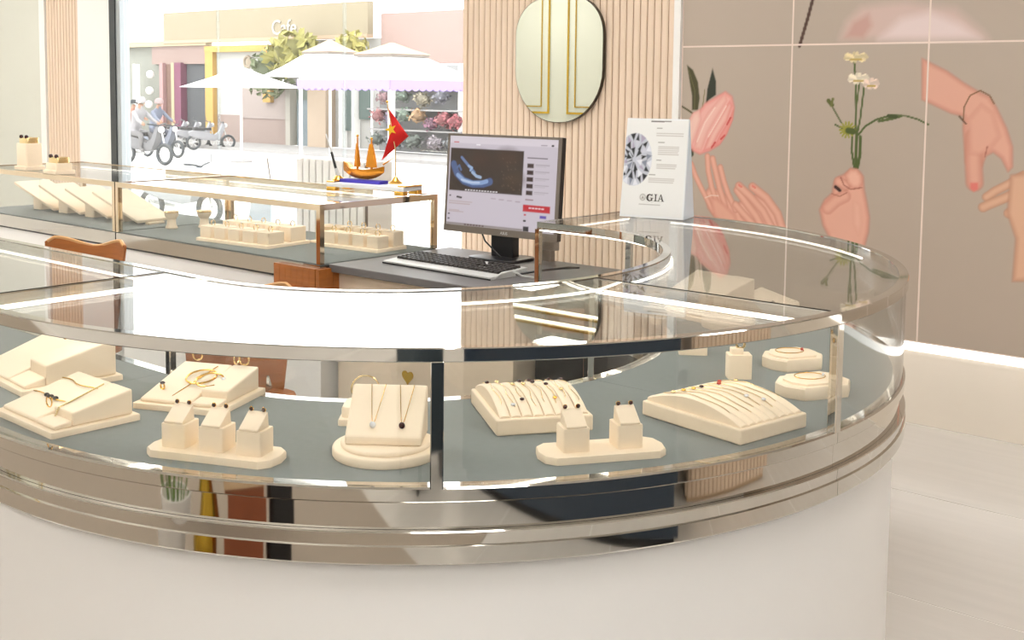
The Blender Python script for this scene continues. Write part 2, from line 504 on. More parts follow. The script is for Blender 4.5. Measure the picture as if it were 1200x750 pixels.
# printed hands and flowers: soft outlines (p) and strokes (s) in wall metres
MURAL=[('p',(66, 62, 30),1,[(-3.03, 1.582), (-2.995, 1.557), (-2.965, 1.498), (-2.953, 1.419), (-2.961, 1.36), (-2.995, 1.359), (-2.997, 1.431), (-3.014, 1.506)]),
('s',(96, 92, 52),0.0048,[(-3.02, 1.557), (-2.983, 1.46), (-2.98, 1.363)]),
('p',(34, 40, 26),1,[(-2.885, 1.565), (-2.864, 1.503), (-2.862, 1.436), (-2.9, 1.411), (-2.918, 1.386), (-2.911, 1.465)]),
('s',(82, 76, 44),0.0096,[(-3.059, 1.379), (-3.019, 1.359), (-2.989, 1.342)]),
('s',(120, 112, 70),0.0048,[(-2.925, 1.461), (-2.937, 1.364)]),
('p',(40, 52, 32),1,[(-3.018, 1.134), (-2.98, 1.186), (-2.979, 1.136), (-3.012, 1.108)]),
('P',((218, 122, 114), (232, 174, 164)),2,[(-3.015, 1.193), (-2.989, 1.313), (-2.923, 1.394), (-2.867, 1.424), (-2.811, 1.453), (-2.773, 1.429), (-2.758, 1.376), (-2.77, 1.314), (-2.8, 1.243), (-2.836, 1.192), (-2.888, 1.161), (-2.945, 1.141), (-2.984, 1.156)]),
('P',((222, 150, 140), (236, 196, 182)),1.6,[(-3.03, 1.201), (-3.018, 1.299), (-2.99, 1.346), (-2.951, 1.364), (-2.94, 1.314), (-2.967, 1.237), (-2.99, 1.182)]),
('P',((222, 150, 140), (234, 186, 174)),1.6,[(-2.98, 1.169), (-2.958, 1.263), (-2.907, 1.348), (-2.847, 1.412), (-2.811, 1.445), (-2.8, 1.408), (-2.845, 1.341), (-2.9, 1.256), (-2.936, 1.163)]),
('P',((218, 122, 114), (234, 186, 174)),1.4,[(-2.926, 1.159), (-2.89, 1.248), (-2.836, 1.333), (-2.786, 1.408), (-2.772, 1.384), (-2.797, 1.309), (-2.842, 1.242), (-2.878, 1.174)]),
('P',((218, 122, 114), (230, 160, 150)),1.2,[(-2.869, 1.178), (-2.833, 1.246), (-2.793, 1.305), (-2.762, 1.368), (-2.765, 1.318), (-2.796, 1.247), (-2.832, 1.196)]),
('s',(240, 206, 194),0.0072,[(-2.961, 1.204), (-2.92, 1.298), (-2.865, 1.374)]),
('s',(240, 206, 194),0.0064,[(-2.899, 1.231), (-2.845, 1.316), (-2.804, 1.383)]),
('s',(206, 84, 80),0.0096,[(-2.879, 1.178), (-2.86, 1.204)]),
('s',(206, 84, 80),0.0096,[(-2.828, 1.221), (-2.809, 1.239)]),
('s',(206, 84, 80),0.0096,[(-2.797, 1.293), (-2.779, 1.326)]),
('P',((196, 128, 108), (226, 172, 152)),2.2,[(-2.915, 0.953), (-2.887, 0.984), (-2.844, 0.974), (-2.806, 0.96), (-2.767, 0.929), (-2.72, 0.896), (-2.682, 0.861), (-2.662, 0.805), (-2.801, 0.793), (-2.849, 0.831), (-2.894, 0.878)]),
('S',((196, 128, 108), (226, 172, 152)),0.03,[(-2.828, 1.084), (-2.807, 1.018), (-2.782, 0.958), (-2.738, 0.882)]),
('S',((196, 128, 108), (226, 172, 152)),0.032,[(-2.872, 1.124), (-2.851, 1.054), (-2.83, 0.984), (-2.794, 0.894)]),
('S',((196, 128, 108), (226, 172, 152)),0.03,[(-2.901, 1.135), (-2.894, 1.064), (-2.873, 0.985), (-2.832, 0.883)]),
('S',((196, 128, 108), (226, 172, 152)),0.028,[(-2.992, 1.092), (-2.966, 1.034), (-2.93, 0.973), (-2.86, 0.864)]),
('P',((206, 138, 118), (224, 168, 148)),3,[(-2.881, 0.93), (-2.843, 0.933), (-2.795, 0.902), (-2.737, 0.857), (-2.717, 0.8), (-2.81, 0.792), (-2.859, 0.847)]),
('s',(232, 204, 188),0.0048,[(-2.91, 0.928), (-2.876, 0.943), (-2.833, 0.942)]),
('P',((198, 128, 108), (228, 176, 156)),2.2,[(-2.739, 0.907), (-2.693, 0.943), (-2.63, 0.964), (-2.558, 0.936), (-2.512, 0.883), (-2.483, 0.804), (-2.652, 0.789), (-2.709, 0.851)]),
('S',((198, 128, 108), (228, 176, 156)),0.036,[(-2.739, 0.907), (-2.696, 0.868), (-2.625, 0.808)]),
('S',((198, 128, 108), (228, 176, 156)),0.04,[(-2.731, 0.978), (-2.684, 0.923), (-2.627, 0.861), (-2.58, 0.788)]),
('S',((198, 128, 108), (228, 176, 156)),0.04,[(-2.723, 0.999), (-2.662, 0.953), (-2.592, 0.889), (-2.535, 0.8)]),
('S',((198, 128, 108), (228, 176, 156)),0.042,[(-2.65, 0.999), (-2.576, 0.951), (-2.516, 0.882), (-2.482, 0.796)]),
('s',(222, 126, 116),0.0104,[(-2.723, 1.003), (-2.709, 0.995)]),
('s',(222, 126, 116),0.0104,[(-2.65, 1.003), (-2.636, 0.996)]),
('s',(78, 92, 44),0.0096,[(-2.163, 1.593), (-2.151, 1.486), (-2.146, 1.334), (-2.134, 1.136)]),
('s',(78, 92, 44),0.0088,[(-2.112, 1.486), (-2.126, 1.335), (-2.142, 1.239)]),
('s',(78, 92, 44),0.008,[(-2.136, 1.494), (-2.147, 1.372), (-2.148, 1.296)]),
('s',(78, 92, 44),0.0072,[(-2.257, 1.385), (-2.218, 1.324), (-2.184, 1.283)]),
('s',(78, 92, 44),0.008,[(-2.242, 1.308), (-2.196, 1.287)]),
('s',(78, 92, 44),0.0096,[(-2.131, 1.266), (-2.101, 1.305), (-2.051, 1.336), (-1.982, 1.357)]),
('s',(78, 92, 44),0.008,[(-1.982, 1.357), (-1.917, 1.355), (-1.864, 1.341), (-1.819, 1.32)]),
('s',(78, 92, 44),0.012,[(-2.039, 1.329), (-1.978, 1.342), (-1.94, 1.354)]),
('s',(78, 92, 44),0.0104,[(-2.159, 1.276), (-2.161, 1.2), (-2.146, 1.12)]),
('s',(78, 92, 44),0.0144,[(-2.123, 1.258), (-2.12, 1.182), (-2.13, 1.12)]),
('s',(78, 92, 44),0.0136,[(-2.139, 1.258), (-2.138, 1.12)]),
('s',(58, 72, 30),0.016,[(-1.997, 1.353), (-1.963, 1.35)]),
('s',(88, 92, 40),0.02,[(-2.279, 1.416), (-2.261, 1.397)]),
('s',(104, 106, 50),0.012,[(-2.258, 1.424), (-2.265, 1.393)]),
('s',(150, 148, 56),0.0088,[(-2.184, 1.287), (-2.148, 1.288)]),
('s',(150, 148, 56),0.0088,[(-2.184, 1.287), (-2.151, 1.273)]),
('s',(150, 148, 56),0.0088,[(-2.184, 1.287), (-2.16, 1.261)]),
('s',(150, 148, 56),0.0088,[(-2.184, 1.287), (-2.175, 1.254)]),
('s',(150, 148, 56),0.0088,[(-2.184, 1.287), (-2.191, 1.253)]),
('s',(150, 148, 56),0.0088,[(-2.184, 1.287), (-2.206, 1.259)]),
('s',(150, 148, 56),0.0088,[(-2.184, 1.287), (-2.216, 1.271)]),
('s',(150, 148, 56),0.0088,[(-2.184, 1.287), (-2.22, 1.286)]),
('s',(150, 148, 56),0.0088,[(-2.184, 1.287), (-2.217, 1.301)]),
('s',(150, 148, 56),0.0088,[(-2.184, 1.287), (-2.208, 1.313)]),
('s',(150, 148, 56),0.0088,[(-2.184, 1.287), (-2.193, 1.32)]),
('s',(150, 148, 56),0.0088,[(-2.184, 1.287), (-2.177, 1.321)]),
('s',(150, 148, 56),0.0088,[(-2.184, 1.287), (-2.162, 1.315)]),
('s',(150, 148, 56),0.0088,[(-2.184, 1.287), (-2.152, 1.303)]),
('s',(74, 88, 36),0.028,[(-2.18, 1.283), (-2.156, 1.28)]),
('s',(206, 191, 150),0.0152,[(-2.156, 1.611), (-2.105, 1.611)]),
('s',(224, 208, 164),0.0152,[(-2.156, 1.611), (-2.116, 1.6)]),
('s',(241, 224, 177),0.0152,[(-2.156, 1.611), (-2.127, 1.596)]),
('s',(206, 191, 150),0.0152,[(-2.156, 1.611), (-2.159, 1.593)]),
('s',(224, 208, 164),0.0152,[(-2.156, 1.611), (-2.174, 1.595)]),
('s',(241, 224, 177),0.0152,[(-2.156, 1.611), (-2.2, 1.603)]),
('s',(206, 191, 150),0.0152,[(-2.156, 1.611), (-2.206, 1.608)]),
('s',(224, 208, 164),0.0152,[(-2.156, 1.611), (-2.203, 1.62)]),
('s',(241, 224, 177),0.0152,[(-2.156, 1.611), (-2.195, 1.624)]),
('s',(206, 191, 150),0.0152,[(-2.156, 1.611), (-2.165, 1.629)]),
('s',(224, 208, 164),0.0152,[(-2.156, 1.611), (-2.151, 1.629)]),
('s',(241, 224, 177),0.0152,[(-2.156, 1.611), (-2.12, 1.624)]),
('s',(206, 191, 150),0.0152,[(-2.156, 1.611), (-2.111, 1.619)]),
('s',(190, 164, 90),0.0088,[(-2.181, 1.6), (-2.13, 1.6)]),
('s',(217, 206, 184),0.0152,[(-2.141, 1.517), (-2.096, 1.517)]),
('s',(236, 224, 200),0.0152,[(-2.141, 1.517), (-2.106, 1.504)]),
('s',(254, 241, 216),0.0152,[(-2.141, 1.517), (-2.115, 1.501)]),
('s',(217, 206, 184),0.0152,[(-2.141, 1.517), (-2.143, 1.497)]),
('s',(236, 224, 200),0.0152,[(-2.141, 1.517), (-2.156, 1.498)]),
('s',(254, 241, 216),0.0152,[(-2.141, 1.517), (-2.179, 1.507)]),
('s',(217, 206, 184),0.0152,[(-2.141, 1.517), (-2.184, 1.512)]),
('s',(236, 224, 200),0.0152,[(-2.141, 1.517), (-2.181, 1.525)]),
('s',(254, 241, 216),0.0152,[(-2.141, 1.517), (-2.175, 1.53)]),
('s',(217, 206, 184),0.0152,[(-2.141, 1.517), (-2.148, 1.536)]),
('s',(236, 224, 200),0.0152,[(-2.141, 1.517), (-2.136, 1.536)]),
('s',(254, 241, 216),0.0152,[(-2.141, 1.517), (-2.109, 1.53)]),
('s',(217, 206, 184),0.0152,[(-2.141, 1.517), (-2.102, 1.526)]),
('s',(190, 164, 90),0.0088,[(-2.162, 1.505), (-2.118, 1.505)]),
('s',(211, 191, 176),0.0152,[(-2.081, 1.494), (-2.049, 1.494)]),
('s',(230, 208, 192),0.0152,[(-2.081, 1.494), (-2.056, 1.482)]),
('s',(248, 224, 207),0.0152,[(-2.081, 1.494), (-2.062, 1.478)]),
('s',(211, 191, 176),0.0152,[(-2.081, 1.494), (-2.082, 1.475)]),
('s',(230, 208, 192),0.0152,[(-2.081, 1.494), (-2.091, 1.476)]),
('s',(248, 224, 207),0.0152,[(-2.081, 1.494), (-2.107, 1.484)]),
('s',(211, 191, 176),0.0152,[(-2.081, 1.494), (-2.111, 1.489)]),
('s',(230, 208, 192),0.0152,[(-2.081, 1.494), (-2.109, 1.502)]),
('s',(248, 224, 207),0.0152,[(-2.081, 1.494), (-2.105, 1.507)]),
('s',(211, 191, 176),0.0152,[(-2.081, 1.494), (-2.086, 1.513)]),
('s',(230, 208, 192),0.0152,[(-2.081, 1.494), (-2.077, 1.514)]),
('s',(248, 224, 207),0.0152,[(-2.081, 1.494), (-2.059, 1.508)]),
('s',(211, 191, 176),0.0152,[(-2.081, 1.494), (-2.053, 1.503)]),
('s',(190, 164, 90),0.0088,[(-2.096, 1.483), (-2.064, 1.483)]),
('P',((194, 126, 106), (226, 172, 152)),2.2,[(-2.193, 1.086), (-2.161, 1.115), (-2.125, 1.109), (-2.1, 1.08), (-2.094, 1.023), (-2.08, 0.97), (-2.065, 0.899), (-2.067, 0.833), (-2.084, 0.762), (-2.234, 0.756), (-2.287, 0.845), (-2.306, 0.915), (-2.283, 0.964), (-2.247, 0.997), (-2.24, 1.045), (-2.213, 1.077)]),
('S',((204, 136, 116), (226, 172, 152)),0.056,[(-2.265, 0.926), (-2.225, 0.964), (-2.185, 0.986)]),
('S',((194, 126, 106), (226, 172, 152)),0.048,[(-2.216, 1.05), (-2.183, 1.036)]),
('P',((202, 132, 112), (232, 182, 162)),1.8,[(-2.189, 1.083), (-2.165, 1.111), (-2.133, 1.113), (-2.108, 1.087), (-2.103, 1.053), (-2.118, 1.025), (-2.15, 1.023), (-2.175, 1.045)]),
('s',(166, 96, 80),0.0056,[(-2.208, 1.07), (-2.191, 1.036), (-2.158, 1.019), (-2.106, 1.03)]),
('s',(176, 108, 90),0.0048,[(-2.247, 0.993), (-2.209, 0.984), (-2.177, 1.002)]),
('s',(58, 34, 30),0.016,[(-2.231, 1.026), (-2.21, 1.011)]),
('P',((222, 166, 146), (230, 180, 160)),4,[(-2.144, 0.966), (-2.111, 0.953), (-2.1, 0.869), (-2.114, 0.814), (-2.14, 0.865)]),
('P',((190, 126, 106), (220, 166, 146)),1.8,[(-1.86, 1.605), (-1.749, 1.55), (-1.676, 1.5), (-1.615, 1.465), (-1.569, 1.444), (-1.54, 1.402), (-1.495, 1.315), (-1.468, 1.239), (-1.464, 1.155), (-1.483, 1.133), (-1.513, 1.188), (-1.545, 1.211), (-1.572, 1.196), (-1.587, 1.149), (-1.646, 1.146), (-1.658, 1.167), (-1.668, 1.253), (-1.674, 1.31), (-1.673, 1.357), (-1.727, 1.37), (-1.853, 1.426)]),
('S',((190, 126, 106), (220, 166, 146)),0.072,[(-1.624, 1.276), (-1.623, 1.168), (-1.615, 1.083)]),
('P',((206, 146, 124), (220, 166, 146)),4,[(-1.655, 1.346), (-1.602, 1.412), (-1.552, 1.377), (-1.52, 1.279), (-1.559, 1.221), (-1.599, 1.198), (-1.642, 1.203)]),
('s',(178, 112, 94),0.0064,[(-1.578, 1.192), (-1.57, 1.235)]),
('p',(220, 122, 112),1.2,[(-1.633, 1.081), (-1.601, 1.083), (-1.6, 1.055), (-1.617, 1.043), (-1.632, 1.056)]),
('s',(120, 84, 48),0.0056,[(-1.672, 1.346), (-1.671, 1.4), (-1.649, 1.447), (-1.608, 1.468), (-1.569, 1.447), (-1.55, 1.413)]),
('s',(96, 64, 40),0.0072,[(-1.691, 1.36), (-1.661, 1.328)]),
('S',((180, 128, 102), (216, 172, 144)),0.036,[(-1.419, 1.126), (-1.478, 1.084), (-1.531, 1.052), (-1.564, 1.025)]),
('S',((180, 128, 102), (216, 172, 144)),0.04,[(-1.417, 1.067), (-1.489, 1.027), (-1.556, 0.993), (-1.576, 0.981)]),
('S',((180, 128, 102), (216, 172, 144)),0.04,[(-1.414, 1.004), (-1.472, 0.964)]),
('P',((180, 128, 102), (216, 172, 144)),2,[(-1.473, 1.123), (-1.371, 1.146), (-1.35, 0.694), (-1.446, 0.682), (-1.441, 0.861), (-1.479, 0.964)]),
('p',(208, 182, 172),8,[(-2.235, 1.692), (-2.206, 1.768), (-2.137, 1.833), (-1.945, 1.848), (-1.724, 1.811), (-1.615, 1.715), (-1.586, 1.68)]),
('p',(226, 206, 202),8,[(-2.053, 1.689), (-1.957, 1.775), (-1.832, 1.8), (-1.704, 1.746), (-1.621, 1.684)]),
('p',(196, 156, 144),5,[(-2.211, 1.7), (-2.174, 1.767), (-2.104, 1.802), (-2.086, 1.749), (-2.124, 1.694)]),
('s',(70, 40, 28),0.016,[(-2.363, 1.911), (-2.392, 1.796), (-2.43, 1.665)])]

xs = [-3.058, -2.466, -1.831, -1.196, -.561, .074]
rows = [(.374, 1.667), (1.675, 2.966)]
BASE = (181, 166, 151)
for (z0, z1) in rows:
    for a, b in zip(xs[:-1], xs[1:]):
        a2, b2 = a + .004, b - .004
        fine = a < -1.0
        step = .0045 if fine and z0 < 1 else .006
        if not fine or z0 > 1 and a < -2.5:
            step = .05
        nx, ny = max(2, int((b2 - a2) / step)), max(2, int((z1 - z0) / step))
        s = print_sheet('printed_tile', M['mural'], a2, b2, z0, z1, nx, ny, lambda X, Y: paint(X, Y, MURAL, BASE), lambda x, z: (x, WALL_Y - .012, z), wf)
        MB().box(a2, b2, WALL_Y - .0119, WALL_Y - .0105, z0, z1).build('tile_body', M['wall_grout'], s, smooth=0)
MB().box(.08, XR, WALL_Y - .012, WALL_Y - .0105, .374, CEIL).build('plain_cladding', mat('beige_cladding', BASE, .4), wf, smooth=0)

# piers and window at the street side
wp = structure(MB().box(-8.80, -8.29, WALL_Y - .02, WALL_Y + .03, 0, CEIL).build('wall_front', M['white_paint'], smooth=0), 'white pier beside the dark window frame')
w2 = structure(MB().box(XL, -8.80, WALL_Y, WALL_Y + .05, 0, CEIL).build('wall_front', M['flute_back'], smooth=0))
s2 = MB().prism([(-.020, 0), (-.020, -.012), (-.014, -.02), (.014, -.02), (.020, -.012), (.020, 0)], 0, CEIL).mesh('wall_slat', M['flute'], 50)
for i in range(11):
    link('wall_slat', s2, w2, (-9.31 + .0475 * (i + .5), WALL_Y, 0))
MB().box(-9.41, -9.32, WALL_Y - .03, WALL_Y, 0, CEIL).build('corner_trim', M['white_paint'], w2, smooth=0)
MB().box(XL, -9.41, WALL_Y - .012, WALL_Y, 0, CEIL).build('sage_panel', M['greygreen'], w2, smooth=0)
structure(MB().box(-8.29, -4.5, WALL_Y, WALL_Y + .25, 2.85, CEIL).build('wall_front', M['white_paint'], smooth=0))
win = structure(thing('window_1', 'tall street window in dark metal frame', 'window'))
del win['category']
MB().box(-8.29, -8.21, WALL_Y - .04, WALL_Y + .06, 0, 2.85).build('window_frame', M['frame_dark'], win, smooth=0)
MB().box(-8.21, -8.15, WALL_Y - .03, WALL_Y + .05, 0, 2.85).build('window_frame', M['frame_grey'], win, smooth=0)
MB().box(-8.15, -4.53, WALL_Y - .03, WALL_Y + .05, 2.78, 2.85).build('window_frame', M['frame_grey'], win, smooth=0)
MB().box(-8.15, -4.53, WALL_Y - .03, WALL_Y + .05, 0.0, .05).build('window_frame', M['frame_grey'], win, smooth=0)
wx = [-8.15, -6.925, -5.58, -4.53]
for a, b in zip(wx[:-1], wx[1:]):
    MB().box(a + .004, b - .004, WALL_Y, WALL_Y + .01, .05, 2.78).build('window_pane', M['glass'], win, smooth=0)
for x in wx[1:-1]:
    MB().box(x - .010, x + .010, WALL_Y - .004, WALL_Y + .014, .05, 2.78).build('silicone_joint', M['joint'], win, smooth=0)

# ceiling lights (out of frame, met in reflections)
fr_me = MB().box(-.62, .62, -.32, .32, -.03, 0).mesh('light_frame', M['white_paint'], 0)
df_me = MB().box(-.58, .58, -.28, .28, -.036, -.03).mesh('light_diffuser', emit('ceiling_panel_light', (253, 251, 248), CEILING_PANEL_STRENGTH), 0)
k = 0
for y in (-1.6, .9, 3.3):
    for x in (-9.6, -6.6, -3.4, -.4, 2.6):
        t = thing('ceiling_light', 'flat ceiling light panel, %s row from the street, %s from the far end' % (('third', 'second', 'first')[(-1.6, .9, 3.3).index(y)], ('first', 'second', 'third', 'fourth', 'fifth')[(-9.6, -6.6, -3.4, -.4, 2.6).index(x)]), 'ceiling light', (x, y, CEIL), 0, 'ceiling light panels')
        link('light_frame', fr_me, t)
        link('light_diffuser', df_me, t)
for y0 in (-.48, .06):
    t = thing('cove_light', 'gilded ceiling cove strip with bright lamp line, ' + ('nearer the counter' if y0 > 0 else 'away from the window'), 'light strip', (-7.9, y0, CEIL))
    MB().box(-1.5, 1.5, -.10, .10, -.03, 0).build('cove_trim', M['brass'], t, smooth=0)
    MB().box(-1.48, 1.48, -.04, .04, -.036, -.03).build('lamp_line', M['led'], t, smooth=0)

# ================================================================== THE U-SHAPED GLASS COUNTER
SC, NC, R = -2.259, 2.340, 1.279
NI, AI, BI = 2.320, .625, .727


def arc_out(a0, a1, n):
    return [(SC + R * math.cos(math.radians(a0 + (a1 - a0) * i / (n - 1))), NC + R * math.sin(math.radians(a0 + (a1 - a0) * i / (n - 1)))) for i in range(n)]


def arc_in(a0, a1, n):
    return [(SC + AI * math.cos(math.radians(a0 + (a1 - a0) * i / (n - 1))), NI + BI * math.sin(math.radians(a0 + (a1 - a0) * i / (n - 1)))) for i in range(n)]


def off(pts, o):
    out = []
    n = len(pts)
    for i in range(n):
        a, b = pts[max(i - 1, 0)], pts[min(i + 1, n - 1)]
        dx, dy = b[0] - a[0], b[1] - a[1]
        l = math.hypot(dx, dy) or 1
        out.append((pts[i][0] + dy / l * o, pts[i][1] - dx / l * o))
    return out


def sweep(mb, pts, prof):
    cols = {}
    for o, z in prof:
        if o not in cols:
            cols[o] = off(pts, o)
    rings = [[(cols[o][i][0], cols[o][i][1], z) for o, z in prof] for i in range(len(pts))]
    return mb.loft(rings)


def ring_slab(mb, A, B, z0, z1):
    rings = [[(*A[i], z0), (*A[i], z1), (*B[i], z1), (*B[i], z0)] for i in range(len(A))]
    return mb.loft(rings)


def bar(mb, p, q, w, z0, z1, trim=0.0):
    dx, dy = q[0] - p[0], q[1] - p[1]
    l = math.hypot(dx, dy)
    ux, uy = dx / l, dy / l
    p = (p[0] + ux * trim, p[1] + uy * trim); q = (q[0] - ux * trim, q[1] - uy * trim)
    nx, ny = -uy * w / 2, ux * w / 2
    return mb.prism([(p[0] + nx, p[1] + ny), (q[0] + nx, q[1] + ny), (q[0] - nx, q[1] - ny), (p[0] - nx, p[1] - ny)], z0, z1)


def post(name, p, ang, root, w=.024, d=.02):
    o = MB().box(-d, 0, -w / 2, w / 2, 0.745, 0.976).build(name, M['chrome'], root, (p[0], p[1], 0), ang, smooth=0)
    return bevel(o, .002, 2)


def counter(label, O, I, outer_posts, led_out=None, end_glass=False):
    c0 = ((O[len(O) // 2][0] + I[len(I) // 2][0]) / 2, (O[len(O) // 2][1] + I[len(I) // 2][1]) / 2)
    root = thing('glass_counter', label, 'display counter')
    b = MB(); ring_slab(b, off(I, .022), off(O, -.024), 0, .609); b.build('counter_base', M['white_base'], root)
    b = MB(); sweep(b, I, [(.0, 0), (.0, .609), (.02, .609), (.02, 0)]); b.build('inner_panel', M['dark_chrome'], root, smooth=6)
    b = MB(); sweep(b, O, [(-.03, .611), (.002, .611), (.004, .614), (.004, .6442), (.0005, .6446), (.003, .669), (.001, .671), (-.03, .671)]); b.build('lower_band', M['chrome'], root, smooth=6)
    b = MB(); sweep(b, O, [(-.03, .6715), (-.010, .6715), (-.010, .7215), (-.03, .7215)]); b.build('middle_band', M['chrome'], root, smooth=6)
    b = MB(); sweep(b, O, [(-.03, .722), (-.003, .722), (0, .725), (0, .747), (-.003, .7505), (-.03, .7505)]); b.build('bottom_rail', M['chrome'], root, smooth=6)
    b = MB(); sweep(b, I, [(0, .611), (0, .7505), (.03, .7505), (.03, .611)]); b.build('inner_rail', M['chrome'], root, smooth=6)
    b = MB(); ring_slab(b, off(I, .03), off(O, -.03), .70, .750); b.build('display_floor', M['suede'], root)
    b = MB(); sweep(b, O, [(-.024, .974), (-.002, .974), (0, .976), (0, .998), (-.002, 1.0), (-.024, 1.0)]); b.build('top_rim', M['chrome'], root, smooth=6)
    b = MB(); sweep(b, I, [(0, .974), (0, 1.0), (.022, 1.0), (.022, .974)]); b.build('inner_rim', M['chrome'], root, smooth=6)
    b = MB(); ring_slab(b, off(I, .022), off(O, -.024), .991, .998); b.build('glass_top', M['glass'], root)
    for a, bb in ((I[0], O[0]), (I[-1], O[-1])):
        m_ = MB(); bar(m_, a, bb, .012, .974, .9995, .023); m_.build('divider_bar', M['chrome'], root, smooth=0)
    # panes
    cuts = [0] + [k for k in outer_posts if 0 < k < len(O) - 1] + [len(O) - 1]
    for a, bb in zip(cuts[:-1], cuts[1:]):
        b = MB(); sweep(b, O[a:bb + 1], [(-.013, .7505), (-.006, .7505), (-.006, .9745), (-.013, .9745)]); b.build('side_pane', M['glass'], root, smooth=6)
    b = MB(); sweep(b, I, [(.006, .7505), (.013, .7505), (.013, .9745), (.006, .9745)]); b.build('inner_pane', M['glass'], root, smooth=6)
    if end_glass:
        m_ = MB(); bar(m_, I[-1], O[-1], .007, .7505, .974, .02); m_.build('end_pane', M['glass'], root, smooth=0)
    for k in outer_posts:
        a, bb = O[max(k - 1, 0)], O[min(k + 1, len(O) - 1)]
        post('post', O[k], math.atan2(bb[1] - a[1], bb[0] - a[0]) - PI / 2, root)
    for k in (0, len(I) - 1):
        a, bb = I[max(k - 1, 0)], I[min(k + 1, len(I) - 1)]
        post('post', I[k], math.atan2(bb[1] - a[1], bb[0] - a[0]) + PI / 2, root, .02, .018)
    # light strips under the rims
    b = MB(); sweep(b, I, [(.024, .966), (.024, .971), (.029, .971), (.029, .966)]); b.build('led_strip', M['led'], root, smooth=6)
    for a, bb, sg in ((I[0], O[0], 1), (I[-1], O[-1], -1)):
        l = math.hypot(bb[0] - a[0], bb[1] - a[1])
        nx, ny = -(bb[1] - a[1]) / l * .016 * sg, (bb[0] - a[0]) / l * .016 * sg
        m_ = MB(); bar(m_, (a[0] + nx, a[1] + ny), (bb[0] + nx, bb[1] + ny), .005, .966, .971, .04); m_.build('led_strip', M['led'], root, smooth=0)
    if led_out:
        b = MB(); sweep(b, O[led_out[0]:led_out[1]], [(-.031, .966), (-.031, .971), (-.026, .971), (-.026, .966)]); b.build('led_strip', M['led'], root, smooth=6)
    return root


XJ = -2.425
n = 49
Om = [(XJ + .0005, NC - R)] + arc_out(-90, -5.02, n)
Im = [(XJ + .0005, NI - BI)] + arc_in(-90, -7.03, n)
counter('curved glass display counter section at the front bend of the white counter', Om, Im, [26])
Or = arc_out(-4.98, 90, n) + [(-2.455, NC + R)]
Ir = arc_in(-6.97, 90, n) + [(-2.455, NI + BI)]
counter('curved glass display counter section by the mural wall, under the diamond sign', Or, Ir, [0, n], (25, n), True)
Ol = [(-4.3 + (XJ - .0005 + 4.3) * i / 8, NC - R) for i in range(9)]
Il = [(-4.3 + (XJ - .0005 + 4.3) * i / 8, NI - BI) for i in range(9)]
counter('straight glass display counter wing joined to the front bend', Ol, Il, [0, 8])

# ================================================================== STRAIGHT BACK SHOWCASE BY THE WINDOW
def showcase(label, x0, x1, wood=False):
    root = thing('glass_showcase', label, 'showcase')
    y0, y1, zf, zt = 2.891, 3.545, .765, 1.0
    MB().box(x0 + .02, x1 - .02, y0 + .02, y1 - .02, 0, .695).build('showcase_base', M['white_base'], root, smooth=0)
    MB().box(x0, x1, y0, y1, .70, zf - .004).build('steel_band', M['chrome'], root, smooth=0)
    MB().box(x0 + .01, x1 - .01, y0 + .01, y1 - .01, .69, .70).build('shadow_gap', M['black_plastic'], root, smooth=0)
    MB().box(x0 + .006, x1 - .006, y0 + .006, y1 - .006, zf - .004, zf).build('display_floor', M['suede'], root, smooth=0)
    rim = MB()
    w = .022
    rim.box(x0, x1, y0, y0 + w, .976, zt).box(x0, x1, y1 - w, y1, .976, zt).box(x0, x0 + w, y0 + w, y1 - w, .976, zt).box(x1 - w, x1, y0 + w, y1 - w, .976, zt)
    rim.build('top_rim', M['gold_steel'], root, smooth=0)
    MB().box(x0 + w, x1 - w, y0 + w, y1 - w, .990, .997).build('glass_top', M['glass'], root, smooth=0)
    for px in (x0, x1 - .022):
        for py in (y0, y1 - .022):
            MB().box(px, px + .022, py, py + .022, zf, .976).build('post', M['gold_steel'], root, smooth=0)
    for a, b_ in ((x0, (x0 + x1) / 2 - .002), ((x0 + x1) / 2 + .002, x1)):
        MB().box(a + (.022 if a == x0 else 0), b_ - (.022 if b_ == x1 else 0), y0 + .006, y0 + .012, zf, .976).build('front_pane', M['glass'], root, smooth=0)
    MB().box(x0 + .022, x1 - .022, y1 - .012, y1 - .006, zf, .976).build('back_pane', M['glass'], root, smooth=0)
    MB().box(x1 - .012, x1 - .006, y0 + .022, y1 - .022, zf, .976).build('end_pane', M['glass'], root, smooth=0)
    MB().box(x0 + .03, x1 - .03, y1 - .036, y1 - .024, .966, .974).build('led_strip', M['led'], root, smooth=0)
    return root


sh1 = showcase('straight glass showcase with champagne rim beside the desk', -4.862, -3.405)
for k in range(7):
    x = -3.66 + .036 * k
    MB().box(x, x + .0345, 2.868, 2.890, .50, .750).build('reflection_plank', M['wood'], sh1, smooth=0)  # brown planks stand in for a reflection in the steel band
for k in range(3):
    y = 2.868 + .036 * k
    MB().box(-3.404, -3.384, y, y + .0345, .50, .750).build('reflection_plank', M['wood'], sh1, smooth=0)
sh2 = showcase('straight glass showcase holding tilted necklace boards, far end', -6.30, -4.870)

# ================================================================== JEWELLERY STANDS
DZ = .7503
rad = math.radians


